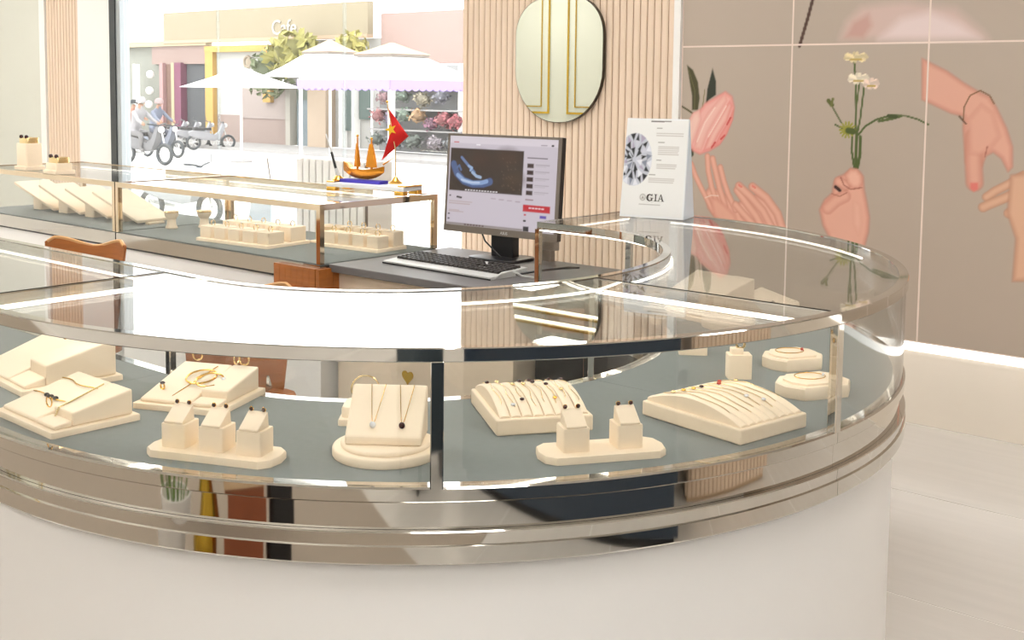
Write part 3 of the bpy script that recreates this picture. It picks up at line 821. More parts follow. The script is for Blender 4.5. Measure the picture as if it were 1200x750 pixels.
def wedge_stand(label, x, y, rz, sx, sy, h, z=DZ, group=None):
    """stepped plate, sloping pad that rises to the back, raised strap block at one side"""
    t = thing('bracelet_stand', label, 'jewellery stand', (x, y, z), rad(rz), group)
    MB().rbox(0, 0, 0, sx, sy, .013, .006).build('base_plate', M['cream'], t)
    a, b = sx / 2 - .012, sy / 2 - .012
    z0 = .013
    c = a * .30
    m = MB()
    m.add([(-a, -b, z0), (c, -b, z0), (c, b, z0), (-a, b, z0), (-a, -b, z0 + .008), (c, -b, z0 + .008), (c, b, z0 + h), (-a, b, z0 + h)],
          [(3, 2, 1, 0), (4, 5, 6, 7), (0, 1, 5, 4), (1, 2, 6, 5), (2, 3, 7, 6), (3, 0, 4, 7)])
    bevel(m.build('sloping_pad', M['cream'], t, smooth=0), .004)
    m = MB()
    c += .002
    m.add([(c, -b * .55, z0), (a, -b * .55, z0), (a, b, z0), (c, b, z0), (c, -b * .55, z0 + h * .55), (a, -b * .55, z0 + h * .55), (a, b, z0 + h * 1.02), (c, b, z0 + h * 1.02)],
          [(3, 2, 1, 0), (4, 5, 6, 7), (0, 1, 5, 4), (1, 2, 6, 5), (2, 3, 7, 6), (3, 0, 4, 7)])
    bevel(m.build('raised_block', M['cream'], t, smooth=0), .004)
    m = MB().add([(c, -b, z0), (a, -b, z0), (a, -b * .56, z0), (c, -b * .56, z0), (c, -b, z0 + .008), (a, -b, z0 + .008), (a, -b * .56, z0 + h * .25), (c, -b * .56, z0 + h * .25)],
          [(3, 2, 1, 0), (4, 5, 6, 7), (0, 1, 5, 4), (1, 2, 6, 5), (2, 3, 7, 6), (3, 0, 4, 7)])
    bevel(m.build('front_step', M['cream'], t, smooth=0), .003)
    return t


def slope_z(v, sy, h):
    b = sy / 2 - .012
    return .013 + .008 + (h - .008) * (v + b) / (2 * b)


def earring_block(parent, x, y, w=.052, h=.046, lid=.030):
    m = MB(); m.rbox(x, y, .0, w, w, h, .004)
    o = m.build('block', M['cream'], parent)
    a = w / 2 - .001
    q = MB().add([(x - a * .82, y - a, h), (x + a * .82, y - a, h), (x + a * .82, y + a * .55, h + lid), (x - a * .82, y + a * .55, h + lid), (x - a * .82, y + a * .7, h), (x + a * .82, y + a * .7, h), (x - a * .82, y - a, h + .004), (x + a * .82, y - a, h + .004)],
                 [(0, 1, 5, 4), (6, 7, 2, 3), (0, 6, 7, 1)[::-1], (0, 4, 3, 6), (1, 7, 2, 5), (4, 5, 2, 3)])
    bevel(q.build('sloping_lid', M['cream'], o, smooth=0), .0015)
    return o


def earring_stand(label, x, y, rz, sx, sy, blocks, group=None, z=DZ):
    t = thing('earring_stand', label, 'jewellery stand', (x, y, z), rad(rz), group)
    m = MB()
    c = .024
    a, b = sx / 2, sy / 2
    poly = [(-a + c, -b), (a - c, -b), (a - .006, -b + c * .7), (a, 0), (a - .006, b - c * .7), (a - c, b), (-a + c, b), (-a + .006, b - c * .7), (-a, 0), (-a + .006, -b + c * .7)]
    m.loft([[(px * s, py * s, zz) for px, py in poly] for s, zz in ((1, 0), (1, .011), (.985, .014))])
    m.build('base_plate', M['cream'], t)
    for bx in blocks:
        o = earring_block(t, 0, 0)
        o.location = (bx, 0.004, .014)
    return t


def place_on(root, p):
    """world position of a point given in a stand's own frame"""
    c, s = math.cos(root.rotation_euler.z), math.sin(root.rotation_euler.z)
    return (root.location.x + p[0] * c - p[1] * s, root.location.y + p[0] * s + p[1] * c, root.location.z + p[2])


stud_me = {}
def earrings(root, blocks, label, ends, stone, group):
    """a pair of studs pinned to the top edge of each block"""
    for i, bx in enumerate(blocks):
        for s in (-.013, .013):
            if stone not in stud_me:
                stud_me[stone] = (MB().torus((0, 0, 0), .0036, .0012, 'y', 12, 6).mesh('setting', M['gold']), MB().ball((0, -.0005, 0), .0042, 8, 6).mesh('stone', M[stone]))
            p = place_on(root, (bx + s, .004 + .011, .014 + .046 + .030 + .0035))
            t = thing('earring', label[i] % ends[s > 0], 'earring', p, root.rotation_euler.z, group[i] if isinstance(group, (list, tuple)) else group)
            link('setting', stud_me[stone][0], t)
            link('stone', stud_me[stone][1], t)


def arch(v, h0, h1):
    """height of the cushion across a bracelet tray, v from -1 (front) to 1 (back)"""
    u = (v + 1) / 2
    return h0 + (h1 - h0) * math.sin(PI * min(1, u * .93 + .02)) ** .8


def bracelet_tray(label, x, y, rz, sx, sy, h0, h1, nrow, z=DZ):
    t = thing('bracelet_tray', label, 'jewellery tray', (x, y, z), rad(rz))
    bevel(MB().box(-sx / 2, sx / 2, -sy / 2, sy / 2, 0, h0).build('tray_box', M['cream'], t, smooth=0), .004, 3)
    w = (sx - .016) / nrow
    ny = 14
    prof = [(-1 + 2 * j / (ny - 1)) for j in range(ny)]
    ly = sy / 2 - .008
    for i in range(nrow):
        xa = -sx / 2 + .008 + w * i + .0008
        xb = xa + w - .0016
        xm = (xa + xb) / 2
        rings = []
        for px, dz in ((xa, -.0035), (xa + .003, -.0006), (xm, .0004), (xb - .003, -.0006), (xb, -.0035)):
            rings.append([(px, v * ly, arch(v, h0 + .001, h1) + dz) for v in prof] + [(px, ly, h0 - .002), (px, -ly, h0 - .002)])
        MB().loft(rings).build('cushion_row', M['cream'], t, smooth=40)
    return t, w


def tray_bracelets(root, w, sx, sy, h0, h1, label, group, specs):
    """a thin chain with its stones laid over each cushion row"""
    for i, (v0, v1, stones) in enumerate(specs):
        if v0 is None:
            continue
        xr = -sx / 2 + .008 + w * (i + .5)
        P = []
        for k in range(16):
            v = v0 + (v1 - v0) * k / 15
            P.append(place_on(root, (xr + .003 * math.sin(k * .8 + i), v * (sy / 2 - .008), arch(v, h0, h1) + .0022)))
        t = thing('bracelet', label % ['first', 'second', 'third', 'fourth', 'fifth', 'sixth', 'seventh', 'eighth'][i], 'bracelet', P[0], 0, group)
        o = Vector(P[0])
        MB().tube([Vector(p) - o for p in P], .0008, 5).build('chain', M['pale_gold'], t)
        for v, st in stones:
            p = place_on(root, (xr, v * (sy / 2 - .008), arch(v, h0, h1) + .004))
            MB().ball(Vector(p) - o, .0052, 8, 6, (1, 1, .6)).build('stone', M[st], t)


def disc(mb, r, z0, z1, n=40, e=.004):
    return mb.lathe([(r - e * .3, z0), (r, z0 + e * .5), (r, z1 - e), (r - e * .4, z1 - e * .3), (r - e, z1)], n)


# --- stands at the near end of the bend
wA = wedge_stand('cream sloping bracelet stand with dark-stone chains, beside the divider of the straight wing', -2.245, 1.215, -2, .255, .195, .052)
for nm, v, xs_, st in (('gold bracelet with three dark stones across the sloping stand by the divider', -.02, (-.02, 0, .02), 'black_stone'), ('plain thin gold chain along the back of the stand by the divider', .045, (), None)):
    pts = [(-.11 + .16 * k / 9, v + .006 * math.sin(k), slope_z(v, .195, .052) + .003) for k in range(10)]
    P = [Vector(place_on(wA, p)) for p in pts]
    t = thing('bracelet', nm, 'bracelet', P[0])
    MB().tube([p - P[0] for p in P], .0014, 6).build('chain', M['gold'], t)
    for xx in xs_:
        MB().ball(Vector(place_on(wA, (xx - .03, v, slope_z(v, .195, .052) + .005))) - P[0], .0062, 8, 6, (1, 1, .7)).build('stone', M[st], t)
t = thing('ring', 'gold ring with dark stone on the sloping stand by the divider', 'ring', place_on(wA, (.012, -.045, slope_z(-.045, .195, .052) + .013)))
MB().torus((0, 0, 0), .011, .0014, 'y', 18, 6).build('band', M['gold'], t)
MB().ball((0, 0, .012), .004, 8, 6).build('stone', M['black_stone'], t)
t = thing('bangle', 'plain gold cuff strapped over the raised block of the stand by the divider', 'bangle', place_on(wA, (.055, .005, .05)))
MB().tube([(-.0, -.06, -.026), (.002, -.052, -.008), (0, -.02, .0), (0, .05, .021)], .002, 6).build('cuff', M['pale_gold'], t)

wC = wedge_stand('tall cream bracelet stand in the straight wing, behind the divider', -2.60, 1.36, -6, .30, .24, .085)
t = thing('ring', 'small ring with dark stone on the tall stand in the straight wing', 'ring', place_on(wC, (.055, .02, .107)))
MB().torus((0, 0, 0), .010, .0014, 'y', 18, 6).build('band', M['gold'], t)
MB().ball((0, 0, .011), .004, 8, 6).build('stone', M['black_stone'], t)

wB = wedge_stand('cream sloping bracelet stand carrying two crossed gold bangles', -2.150, 1.480, 24, .215, .205, .050)
t = thing('bangle', 'larger gold bangle of the two lying on the crossed-bangle stand', 'bangle', place_on(wB, (-.005, .012, slope_z(.012, .205, .05) + .006)), rad(24))
MB().torus((0, 0, 0), .034, .0022, 'z', 32, 8).build('hoop', M['gold'], t).rotation_euler = (.22, 0, 0)
t = thing('bangle', 'open gold bangle with white stone end overlapping the larger one', 'bangle', place_on(wB, (.026, -.006, slope_z(-.006, .205, .05) + .010)), rad(24))
a_ = [(.030 * math.cos(q), .030 * math.sin(q), 0) for q in np.linspace(.5, 5.6, 26)]
MB().tube(a_, .0022, 8).build('hoop', M['gold'], t).rotation_euler = (.26, .05, 0)
MB().ball(a_[0], .005, 8, 6).build('stone', M['white_stone'], t)
t = thing('necklace', 'straight gold chain running down the crossed-bangle stand', 'necklace', place_on(wB, (-.01, .07, slope_z(.07, .205, .05) + .003)), rad(24))
MB().tube([(.012 - .003 * k, -.014 * k, -.0036 * k) for k in range(11)], .0014, 6).build('chain', M['gold'], t)
t = thing('ring', 'gold ring with dark oval stone low on the crossed-bangle stand', 'ring', place_on(wB, (-.068, -.045, slope_z(-.045, .205, .05) + .006)))
MB().torus((0, 0, 0), .007, .002, 'y', 16, 6).build('band', M['gold'], t)
MB().ball((0, 0, .008), .006, 8, 6, (1, 1, .6)).build('stone', M['stone'], t)
for nm, p, ax in (('ring standing at the back corner of the crossed-bangle stand', (-.055, .078, .082), 'y'), ('outer ring of the pair on the raised block of the crossed-bangle stand', (.045, .080, .080), 'x'), ('inner ring of the pair on the raised block of the crossed-bangle stand', (.066, .076, .080), 'y')):
    t = thing('ring', 'gold ' + nm, 'ring', place_on(wB, p), rad(24))
    MB().torus((0, 0, 0), .012, .0022, ax, 18, 6).build('band', M['pale_gold'], t)
    MB().ball((0, 0, .013), .0035, 8, 6).build('stone', M['white_stone'], t)

tb = (-.080, 0.0, .080)
eT = earring_stand('cream earring stand with three blocks in a row on one plate', -1.800, 1.272, 23.5, .275, .095, tb)
earrings(eT, tb, ['dark stud nearer the %s, on the three-block stand beside the crossed bangles', 'dark stud nearer the %s, on the middle of three blocks', 'dark stud nearer the %s, on the block closest to the round stand'], ('divider', 'post'), 'stone', ['studs on first of three blocks', 'studs on middle of three blocks', 'studs on third of three blocks'])

# small two-tier stand with an upright bangle
t = thing('bangle_stand', 'small two-tier cream stand with an upright bangle, behind the necklaces', 'jewellery stand', (-1.765, 1.622, DZ), rad(40))
MB().rbox(0, 0, 0, .105, .09, .014, .008).build('base_plate', M['cream'], t)
MB().rbox(0, .004, .014, .095, .078, .024, .014).build('pad', M['cream'], t)
t2 = thing('bangle', 'slim twisted gold bangle standing upright on the small two-tier stand', 'bangle', (-1.765, 1.622, DZ + .066), rad(40))
MB().torus((0, 0, 0), .030, .0016, 'y', 40, 6).build('hoop', M['pale_gold'], t2)

# round necklace stand
t = thing('necklace_stand', 'round cream necklace stand with a leaning square pad', 'jewellery stand', (-1.575, 1.502, DZ), rad(37))
disc(MB(), .104, 0, .018).build('round_base', M['cream'], t)
disc(MB(), .088, .018, .027).build('round_step', M['cream'], t)
m = MB()
hw = .073
m.add([(-hw, -.045, .027), (hw, -.045, .027), (hw, .055, .027), (-hw, .055, .027), (-hw, -.045, .043), (hw, -.045, .043), (hw, .045, .122), (-hw, .045, .122), (hw, .055, .118), (-hw, .055, .118)],
      [(3, 2, 1, 0), (4, 5, 6, 7), (0, 1, 5, 4), (7, 6, 8, 9), (9, 8, 2, 3), (1, 2, 8, 6, 5), (3, 0, 4, 7, 9)])
bevel(m.build('leaning_pad', M['cream'], t, smooth=0), .004)
for nm, x0, st in (('gold necklace with white round pendant on the leaning pad', -.022, 'white_stone'), ('gold necklace with dark drop pendant on the leaning pad', .034, 'stone')):
    base = place_on(t, (x0, 0, .085))
    n_ = thing('necklace', nm, 'necklace', base, rad(37))
    # pad surface: z falls from .122 at y=.045 to .043 at y=-.045
    sf = lambda x, y: (x, y - .0012, .083 + y * .878 + .0016 - .085)
    MB().tube([sf(-.014, .043), sf(-.010, .02), sf(-.003, -.018), sf(0, -.024), sf(.003, -.018), sf(.010, .02), sf(.014, .043)], .0007, 5).build('chain', M['gold'], n_)
    MB().ball(Vector(sf(0, -.027)) + Vector((0, -.002, .002)), .006, 10, 8, (1, .6, 1.1)).build('pendant', M[st], n_)

# curved bracelet trays
c1, w1 = bracelet_tray('arched cream bracelet tray behind the post, with dark-stone bracelets', -1.527, 1.878, 54, .205, .255, .034, .066, 8)
tray_bracelets(c1, w1, .205, .255, .034, .066, '%s thin gold bracelet from the necklace-stand side, on the tray behind the post', 'bracelets on the tray behind the post',
               [(-.7, .8, [(.45, 'stone')]), (-.8, .6, [(.5, 'pale_gold'), (-.75, 'white_stone')]), (-.6, .7, [(.1, 'pale_gold'), (-.6, 'stone')]), (-.8, .6, [(.4, 'stone'), (.1, 'pale_gold')]), (-.7, .7, [(.45, 'stone'), (.2, 'stone')]), (-.75, .7, [(.0, 'stone'), (-.6, 'gold')]), (-.6, .7, [(.5, 'stone'), (-.3, 'pale_gold')]), (-.7, .6, [(.4, 'stone')])])
c2, w2_ = bracelet_tray('arched cream bracelet tray nearest the mural, with fine gold bracelets', -1.200, 2.130, 79, .212, .275, .032, .066, 8)
tray_bracelets(c2, w2_, .212, .275, .032, .066, '%s thin gold bracelet from the two-block-stand side, on the tray nearest the mural', 'bracelets on the tray nearest the mural',
               [(-.7, .7, [(.5, 'pale_gold')]), (-.7, .6, [(.45, 'gold')]), (-.8, .6, [(.4, 'gold')]), (-.7, .7, [(.4, 'stone')]), (-.7, .6, [(-.4, 'white_stone')]), (-.8, .6, [(.35, 'ruby'), (-.6, 'white_stone')]), (-.7, .6, [(.5, 'ruby')]), (-.6, .6, [(.3, 'pale_gold')])])

db = (-.056, .052)
eD = earring_stand('cream earring stand with two blocks on a long plate, between the arched trays', -1.262, 1.772, 55, .255, .098, db)
earrings(eD, db, ['dark stud nearer the %s, on the post-side block of the two-block stand', 'dark stud nearer the %s, on the mural-side block of the two-block stand'], ('post', 'mural'), 'stone', ['studs on first of two blocks', 'studs on second of two blocks'])

# small single block with a ring
t = thing('ring_stand', 'small single cream block with a pink-gold ring on top', 'jewellery stand', (-1.362, 2.488, DZ), rad(40))
MB().rbox(0, 0, 0, .058, .045, .060, .004).build('block', M['cream'], t)
MB().rbox(-.006, 0, .060, .030, .03, .014, .004).build('ring_pad', M['cream'], t)
t2 = thing('ring', 'upright pink-gold ring on the small single block', 'ring', (-1.358, 2.488, DZ + .083), rad(40))
MB().torus((0, 0, 0), .010, .003, 'y', 16, 6).build('band', M['pale_gold'], t2)
MB().ball((0, 0, .012), .005, 8, 6).build('stone', M['ruby'], t2)
t = thing('ring_stand', 'plain cream block half hidden under the rim by the inner corner', 'jewellery stand', (-1.585, 2.640, DZ), rad(35))
MB().rbox(0, 0, 0, .075, .06, .030, .004).build('block', M['cream'], t)
MB().rbox(0, .01, .030, .055, .035, .012, .004).build('ring_pad', M['cream'], t)


def long_hex(label, x, y, rz, a, b, h):
    t = thing('tray', label, 'jewellery tray', (x, y, DZ), rad(rz))
    def ring(s, z):
        return [(s * q[0] * a, s * q[1] * b, z) for q in ((-1, -.35), (-.7, -1), (.62, -1), (1, -.3), (1, .35), (.7, 1), (-.62, 1), (-1, .35))]
    MB().loft([ring(.98, 0), ring(1, .004), ring(1, h - .004), ring(.96, h)]).build('tray_body', M['cream'], t)
    MB().loft([ring(.80, h), ring(.80, h + .005), ring(.76, h + .007)]).build('raised_pad', M['cream'], t)
    return t


h1 = long_hex('cream eight-sided tray with a raised pad, farther one by the glass', -1.318, 2.690, 60, .078, .058, .030)
h2 = long_hex('cream eight-sided tray with a raised pad, nearer the chrome post', -1.160, 2.478, 60, .090, .060, .030)
for r_, nm in ((h1, 'farther'), (h2, 'nearer')):
    p = place_on(r_, (-.01, .0, .041))
    t = thing('necklace', 'fine gold chain coiled on the %s eight-sided tray' % nm, 'necklace', p, rad(60))
    MB().torus((0, 0, 0), .030, .0012, 'z', 30, 6, 1.25).build('chain', M['gold'], t)
    MB().ball((.037, 0, .001), .004, 8, 6).build('pendant', M['ruby' if nm == 'farther' else 'white_stone'], t)

# the far part of the bend, seen through the glass top
wD = wedge_stand('large cream display stand on a wide plate, in the far part of the bend', -1.865, 3.150, -12, .27, .25, .10)
t = thing('sloping_tray', 'slanted oblong cream tray with a dark ring at the far part of the bend', 'jewellery tray', (-1.735, 3.345, DZ), rad(-37))
m = MB().add([(-.14, -.045, 0), (.14, -.045, 0), (.14, .045, 0), (-.14, .045, 0), (-.14, -.045, .012), (.14, -.045, .012), (.14, .045, .05), (-.14, .045, .05)],
             [(3, 2, 1, 0), (4, 5, 6, 7), (0, 1, 5, 4), (1, 2, 6, 5), (2, 3, 7, 6), (3, 0, 4, 7)])
bevel(m.build('slanted_pad', M['cream'], t, smooth=0), .005)
MB().rbox(0, 0, -.0, .29, .10, .008, .01).build('base_plate', M['cream'], t)
t2 = thing('ring', 'dark ring hung at the end of the slanted oblong tray', 'ring', place_on(t, (.105, -.03, .034)), rad(-37))
MB().torus((0, 0, 0), .012, .003, 'y', 16, 6).build('band', M['stone'], t2)
t = thing('round_tray', 'round domed cream tray at the inner edge of the far bend', 'jewellery tray', (-1.690, 3.015, DZ))
MB().lathe([(.078, 0), (.080, .006), (.080, .022), (.074, .030), (.05, .036), (.02, .038)], 36).build('tray_body', M['cream'], t)
MB().lathe([(.03, .0375), (.03, .041), (.026, .043)], 24).build('raised_pad', M['cream'], t)

# ================================================================== CONTENTS OF THE STRAIGHT SHOWCASES
SZ = .7652
ORD = ['first', 'second', 'third', 'fourth', 'fifth', 'sixth', 'seventh', 'eighth']
def block_tray(label, x, y, rz, sx, sy, nx, ny, glabel, group):
    t = thing('block_tray', label, 'jewellery tray', (x, y, SZ), rad(rz))
    MB().rbox(0, 0, 0, sx, sy, .014, .01).build('base_plate', M['cream'], t)
    for j in range(ny):
        for i in range(nx):
            bx = -sx / 2 + sx * (i + .5) / nx
            by = -sy / 2 + sy * (j + .5) / ny
            hh = .052 + .012 * j
            MB().rbox(bx, by, .014, sx / nx * .8, sy / ny * .72, hh, .006).build('block', M['cream'], t)
            r_ = thing('ring', glabel % (('front', 'back')[j], ORD[i]), 'ring', place_on(t, (bx, by, .014 + hh + .010)), rad(rz), group)
            MB().torus((0, 0, 0), .013, .0022, 'y', 14, 5).build('band', M['pale_gold'], r_)
            MB().ball((0, 0, .014), .004, 6, 5).build('stone', M['white_stone'], r_)
    return t

block_tray('cream ring tray with two rows of blocks, in the middle of the straight showcase', -4.135, 3.125, 5, .46, .26, 5, 2, 'gold ring on the middle ring tray, %s row, %s from the double posts', 'rings on the middle ring tray')
block_tray('cream ring tray with blocks beside the showcase corner post', -3.655, 3.345, 4, .34, .19, 4, 2, 'gold ring on the corner ring tray, %s row, %s from the middle tray', 'rings on the corner ring tray')
t = thing('ring_box', 'tan block behind the middle ring tray', 'jewellery stand', (-3.86, 3.36, SZ), rad(4))
MB().rbox(0, 0, 0, .15, .09, .075, .008).build('block', mat('tan_leatherette', (236, 206, 164), .6), t)
MB().rbox(0, 0, -.0, .19, .13, .008, .008).build('base_plate', M['cream'], t)
for i, (x, y) in enumerate(((-4.80, 3.15), (-4.72, 3.28))):
    t = thing('bust_stand', ['small round cream pedestal by the double posts of the showcases', 'small round cream pedestal beside the middle ring tray'][i], 'jewellery stand', (x, y, SZ))
    MB().lathe([(.028, 0), (.030, .004), (.022, .02), (.020, .045), (.032, .060), (.034, .075), (.026, .086)], 20).build('pedestal', M['cream'], t)
    MB().torus((0, 0, .080), .034, .003, 'z', 20, 6).build('gold_band', M['pale_gold'], t)
bl = ['nearest the double posts', 'second from the double posts', 'third from the double posts', 'farthest from the double posts']
for i in range(4):
    x = -5.02 - .27 * i
    t = thing('necklace_board', 'tilted cream necklace board, ' + bl[i], 'jewellery stand', (x, 3.20, SZ), rad(8))
    m = MB()
    ca, sa = math.cos(.36), math.sin(.36)
    L_ = .36
    m.add([(-L_ * ca, -.11, .010 + L_ * sa), (0, -.11, .010), (0, .11, .010), (-L_ * ca, .11, .010 + L_ * sa), (-L_ * ca, -.11, .024 + L_ * sa), (0, -.11, .024), (0, .11, .024), (-L_ * ca, .11, .024 + L_ * sa)],
          [(3, 2, 1, 0), (4, 5, 6, 7), (0, 1, 5, 4), (1, 2, 6, 5), (2, 3, 7, 6), (3, 0, 4, 7)])
    bevel(m.build('board', M['cream'], t, smooth=0), .003)
    MB().rbox(-.22, 0, 0, .08, .10, .075, .01).build('support_block', M['cream'], t)
    MB().rbox(.0, 0, 0, .03, .10, .010, .004).build('foot', M['cream'], t)
for i, (x, y, h) in enumerate(((-5.86, 2.99, .17), (-5.50, 2.96, .085))):
    t = thing('stone_display', ['tall pale display stand with dark-eyed top on the far showcase', 'low display stand with pink-brown stones on the far showcase'][i], 'jewellery stand', (x, y, 1.0005))
    MB().rbox(0, 0, 0, .13, .11, .02, .008).build('base_plate', M['cream'], t)
    MB().rbox(0, 0, .02, .11, .09, h - .05, .01).build('block', M['cream'], t)
    MB().rbox(0, 0, h - .03, .09, .07, .03, .01).build('ring_pad', M['pale_gold'], t)
    for s in (-.025, .03):
        MB().ball((s, -.03, h + .004), .011, 8, 6).build('stone', M['stone'], t)

# ================================================================== ON TOP OF THE SHOWCASE: SHIP, PEN, FLAG
TX, TY = -3.655, 3.405
t = thing('display_tray', 'white tray with gilded corner feet at the showcase corner', 'tray', (TX, TY, 1.0005), rad(7))
MB().rbox(0, 0, .018, .43, .13, .018, .004).build('tray_plate', M['acrylic'], t)
for sx_ in (-.19, .19):
    for sy_ in (-.05, .05):
        MB().rbox(sx_, sy_, 0, .05, .035, .018, .006).build('gilded_foot', M['gold'], t)
for sx_ in (-.2, .2):
    MB().rbox(sx_, 0, .036, .045, .12, .006, .006).build('gilded_corner', M['gold'], t)
TZ = 1.0365
s_ = thing('model_ship', 'golden model sailing ship with two masts on a blue plinth', 'ornament', (-3.722, 3.408, TZ), rad(7))
MB().rbox(0, 0, 0, .23, .06, .014, .004).build('plinth', M['blue'], s_)
rings = []
for k in range(11):
    u = -1 + 2 * k / 10
    x = .115 * u
    wv = .030 * (1 - abs(u) ** 2.4) + .003
    deck = .060 + .016 * abs(u) ** 2.2 + (.014 if u < -.75 else 0)
    keel = .016 + .034 * abs(u) ** 2.5
    rings.append([(x, 0, keel), (x, wv * .7, keel + .35 * (deck - keel)), (x, wv, deck), (x, wv * .8, deck + .001), (x, -wv * .8, deck + .001), (x, -wv, deck), (x, -wv * .7, keel + .35 * (deck - keel))])
MB().loft(rings).build('hull', M['amber'], s_, smooth=50)
MB().tube([(.11, 0, .085), (.165, 0, .115)], [.004, .002], 6).build('bowsprit', M['amber'], s_)
for x, h, sw in ((-.035, .205, .012), (.045, .195, .026)):
    MB().tube([(x, 0, .05), (x, 0, h)], [.0055, .003], 8).build('mast', M['amber'], s_)
    g = MB()
    rows_ = [(.070, 1.0), (.105, .85), (.140, .6), (.172, .3)]
    g.loft([[(x + sw * w_ * c_[0] - .004, c_[1] * w_, z_) for c_ in ((-1, -.004), (1, -.012), (1.35, 0), (1, .012), (-1, .004))] for z_, w_ in rows_])
    g.build('sail', M['amber'], s_, smooth=60)
    MB().ball((x, 0, h), .006, 8, 6).build('masthead', M['gold'], s_)
p_ = thing('pen_holder', 'slanted black and silver pen standing in a gilded holder', 'pen holder', (-3.862, 3.385, TZ + .006))
MB().lathe([(.026, 0), (.028, .004), (.020, .012), (.010, .02)], 16).build('holder_base', M['gold'], p_)
MB().tube([(0, 0, .015), (-.015, .0, .05)], [.010, .007], 8).build('socket', M['silver_plastic'], p_)
MB().tube([(-.012, 0, .04), (-.050, .004, .120)], [.006, .006], 8).build('pen_barrel', M['black_plastic'], p_)
MB().tube([(-.050, .004, .120), (-.090, .008, .200)], [.005, .003], 8).build('pen_cap', M['silver_plastic'], p_)
f_ = thing('table_flag', 'small red table flag with a yellow star on a gilded foot', 'flag', (-3.545, 3.43, TZ + .006), rad(38))
MB().lathe([(.030, 0), (.032, .005), (.018, .012), (.008, .028), (.006, .03)], 16).build('flag_foot', M['gold'], f_)
MB().tube([(0, 0, .02), (-.002, 0, .15), (-.036, 0, .345)], .0028, 6).build('flag_pole', M['pale_gold'], f_)
MB().ball((-.037, 0, .350), .006, 8, 6).build('finial', M['gold'], f_)
# draped cloth: hangs from the pole top, folded diagonally
def cloth(u, v):
    top = Vector((-.0365, -.002, .330)); low = Vector((-.017, -.002, .228))
    a = top.lerp(low, v)
    e = Vector((.056, .0, .205)).lerp(Vector((-.062, .0, .098)), v)
    if v > .5:
        pass
    p = a.lerp(e, u)
    p.y += .012 * math.sin(u * 6 + v * 3) * u
    return p
nu, nv = 14, 14
vs = [tuple(cloth(i / nu, j / nv)) for j in range(nv + 1) for i in range(nu + 1)]
fs = [(j * (nu + 1) + i, j * (nu + 1) + i + 1, (j + 1) * (nu + 1) + i + 1, (j + 1) * (nu + 1) + i) for j in range(nv) for i in range(nu)]
c_ = MB().add(vs, fs).build('flag_cloth', M['red'], f_)
so = c_.modifiers.new('thickness', 'SOLIDIFY'); so.thickness = .0012; so.offset = 0
st = []
for k in range(10):
    a = PI / 2 + k * PI / 5 + .35
    q = .026 if k % 2 == 0 else .0105
    st.append((-.020 + q * math.cos(a), .0, .232 + q * math.sin(a) * 1.1))
vv = [(x, y - .0125, z) for x, y, z in st] + [(x, y - .0085, z) for x, y, z in st]
MB().add(vv, [tuple(range(10)), tuple(range(10, 20))[::-1]] + [(i, (i + 1) % 10, 10 + (i + 1) % 10, 10 + i) for i in range(10)]).build('star', M['yellow'], f_, smooth=0)

# ================================================================== SIGN ON THE COUNTER
SW, SH_ = .238, .352
g = thing('tent_sign', 'white tent-shaped acrylic sign with a printed diamond on the counter', 'sign', (-2.240, 3.425, 1.0003), rad(14))
lean = .055
MB().add([(-SW / 2, 0, 0), (SW / 2, 0, 0), (SW / 2, .006, 0), (-SW / 2, .006, 0), (-SW / 2 + .004, lean, SH_), (SW / 2 - .004, lean, SH_), (SW / 2 - .004, lean + .006, SH_), (-SW / 2 + .004, lean + .006, SH_)],
         [(3, 2, 1, 0), (4, 5, 6, 7), (0, 1, 5, 4), (1, 2, 6, 5), (2, 3, 7, 6), (3, 0, 4, 7)]).build('front_panel', M['acrylic'], g, smooth=0)
MB().add([(-SW / 2, .12, 0), (SW / 2, .12, 0), (SW / 2, .126, 0), (-SW / 2, .126, 0), (-SW / 2 + .004, lean + .006, SH_ - .002), (SW / 2 - .004, lean + .006, SH_ - .002), (SW / 2 - .004, lean + .012, SH_ - .002), (-SW / 2 + .004, lean + .012, SH_ - .002)],
         [(3, 2, 1, 0), (4, 5, 6, 7), (0, 1, 5, 4), (1, 2, 6, 5), (2, 3, 7, 6), (3, 0, 4, 7)]).build('back_panel', M['blue_acrylic'], g, smooth=0)
MB().add([(SW / 2 - .002, .004, 0), (SW / 2 - .002, .124, 0), (SW / 2 - .006, lean + .008, SH_ - .004), (SW / 2 + .001, .004, 0), (SW / 2 + .001, .124, 0), (SW / 2 - .003, lean + .008, SH_ - .004)],
         [(0, 1, 2), (5, 4, 3), (0, 3, 4, 1), (1, 4, 5, 2), (2, 5, 3, 0)]).build('side_panel', M['blue_acrylic'], g, smooth=0)
rs = random.Random(3)
DL = []
# printed brilliant-cut diamond, cropped by the edge of the sheet (sheet coordinates in metres)
cx, cy, rx, ry = -.078, .205, .066, .094
DL.append(('p', (196, 200, 212), .5, [(cx + rx * math.cos(a), cy + ry * math.sin(a)) for a in np.linspace(0, 2 * PI, 26)[:-1]]))
for ring_, (r0, r1, nn) in enumerate(((.72, 1.0, 20), (.42, .74, 16), (.12, .46, 12))):
    for k_ in range(nn):
        a0, a1 = 2 * PI * k_ / nn, 2 * PI * (k_ + 1) / nn
        am = (a0 + a1) / 2
        cc = rs.choice([(14, 16, 22), (28, 32, 42), (232, 234, 242), (130, 136, 154), (206, 208, 220), (14, 14, 20), (22, 24, 30), (176, 166, 190)])
        tri = [(r1, a0), (r1, a1), (r0, am)] if k_ % 2 else [(r0, a0), (r0, a1), (r1, am)]
        DL.append(('p', cc, .3, [(cx + rx * r_ * math.cos(a), cy + ry * r_ * math.sin(a)) for r_, a in tri]))
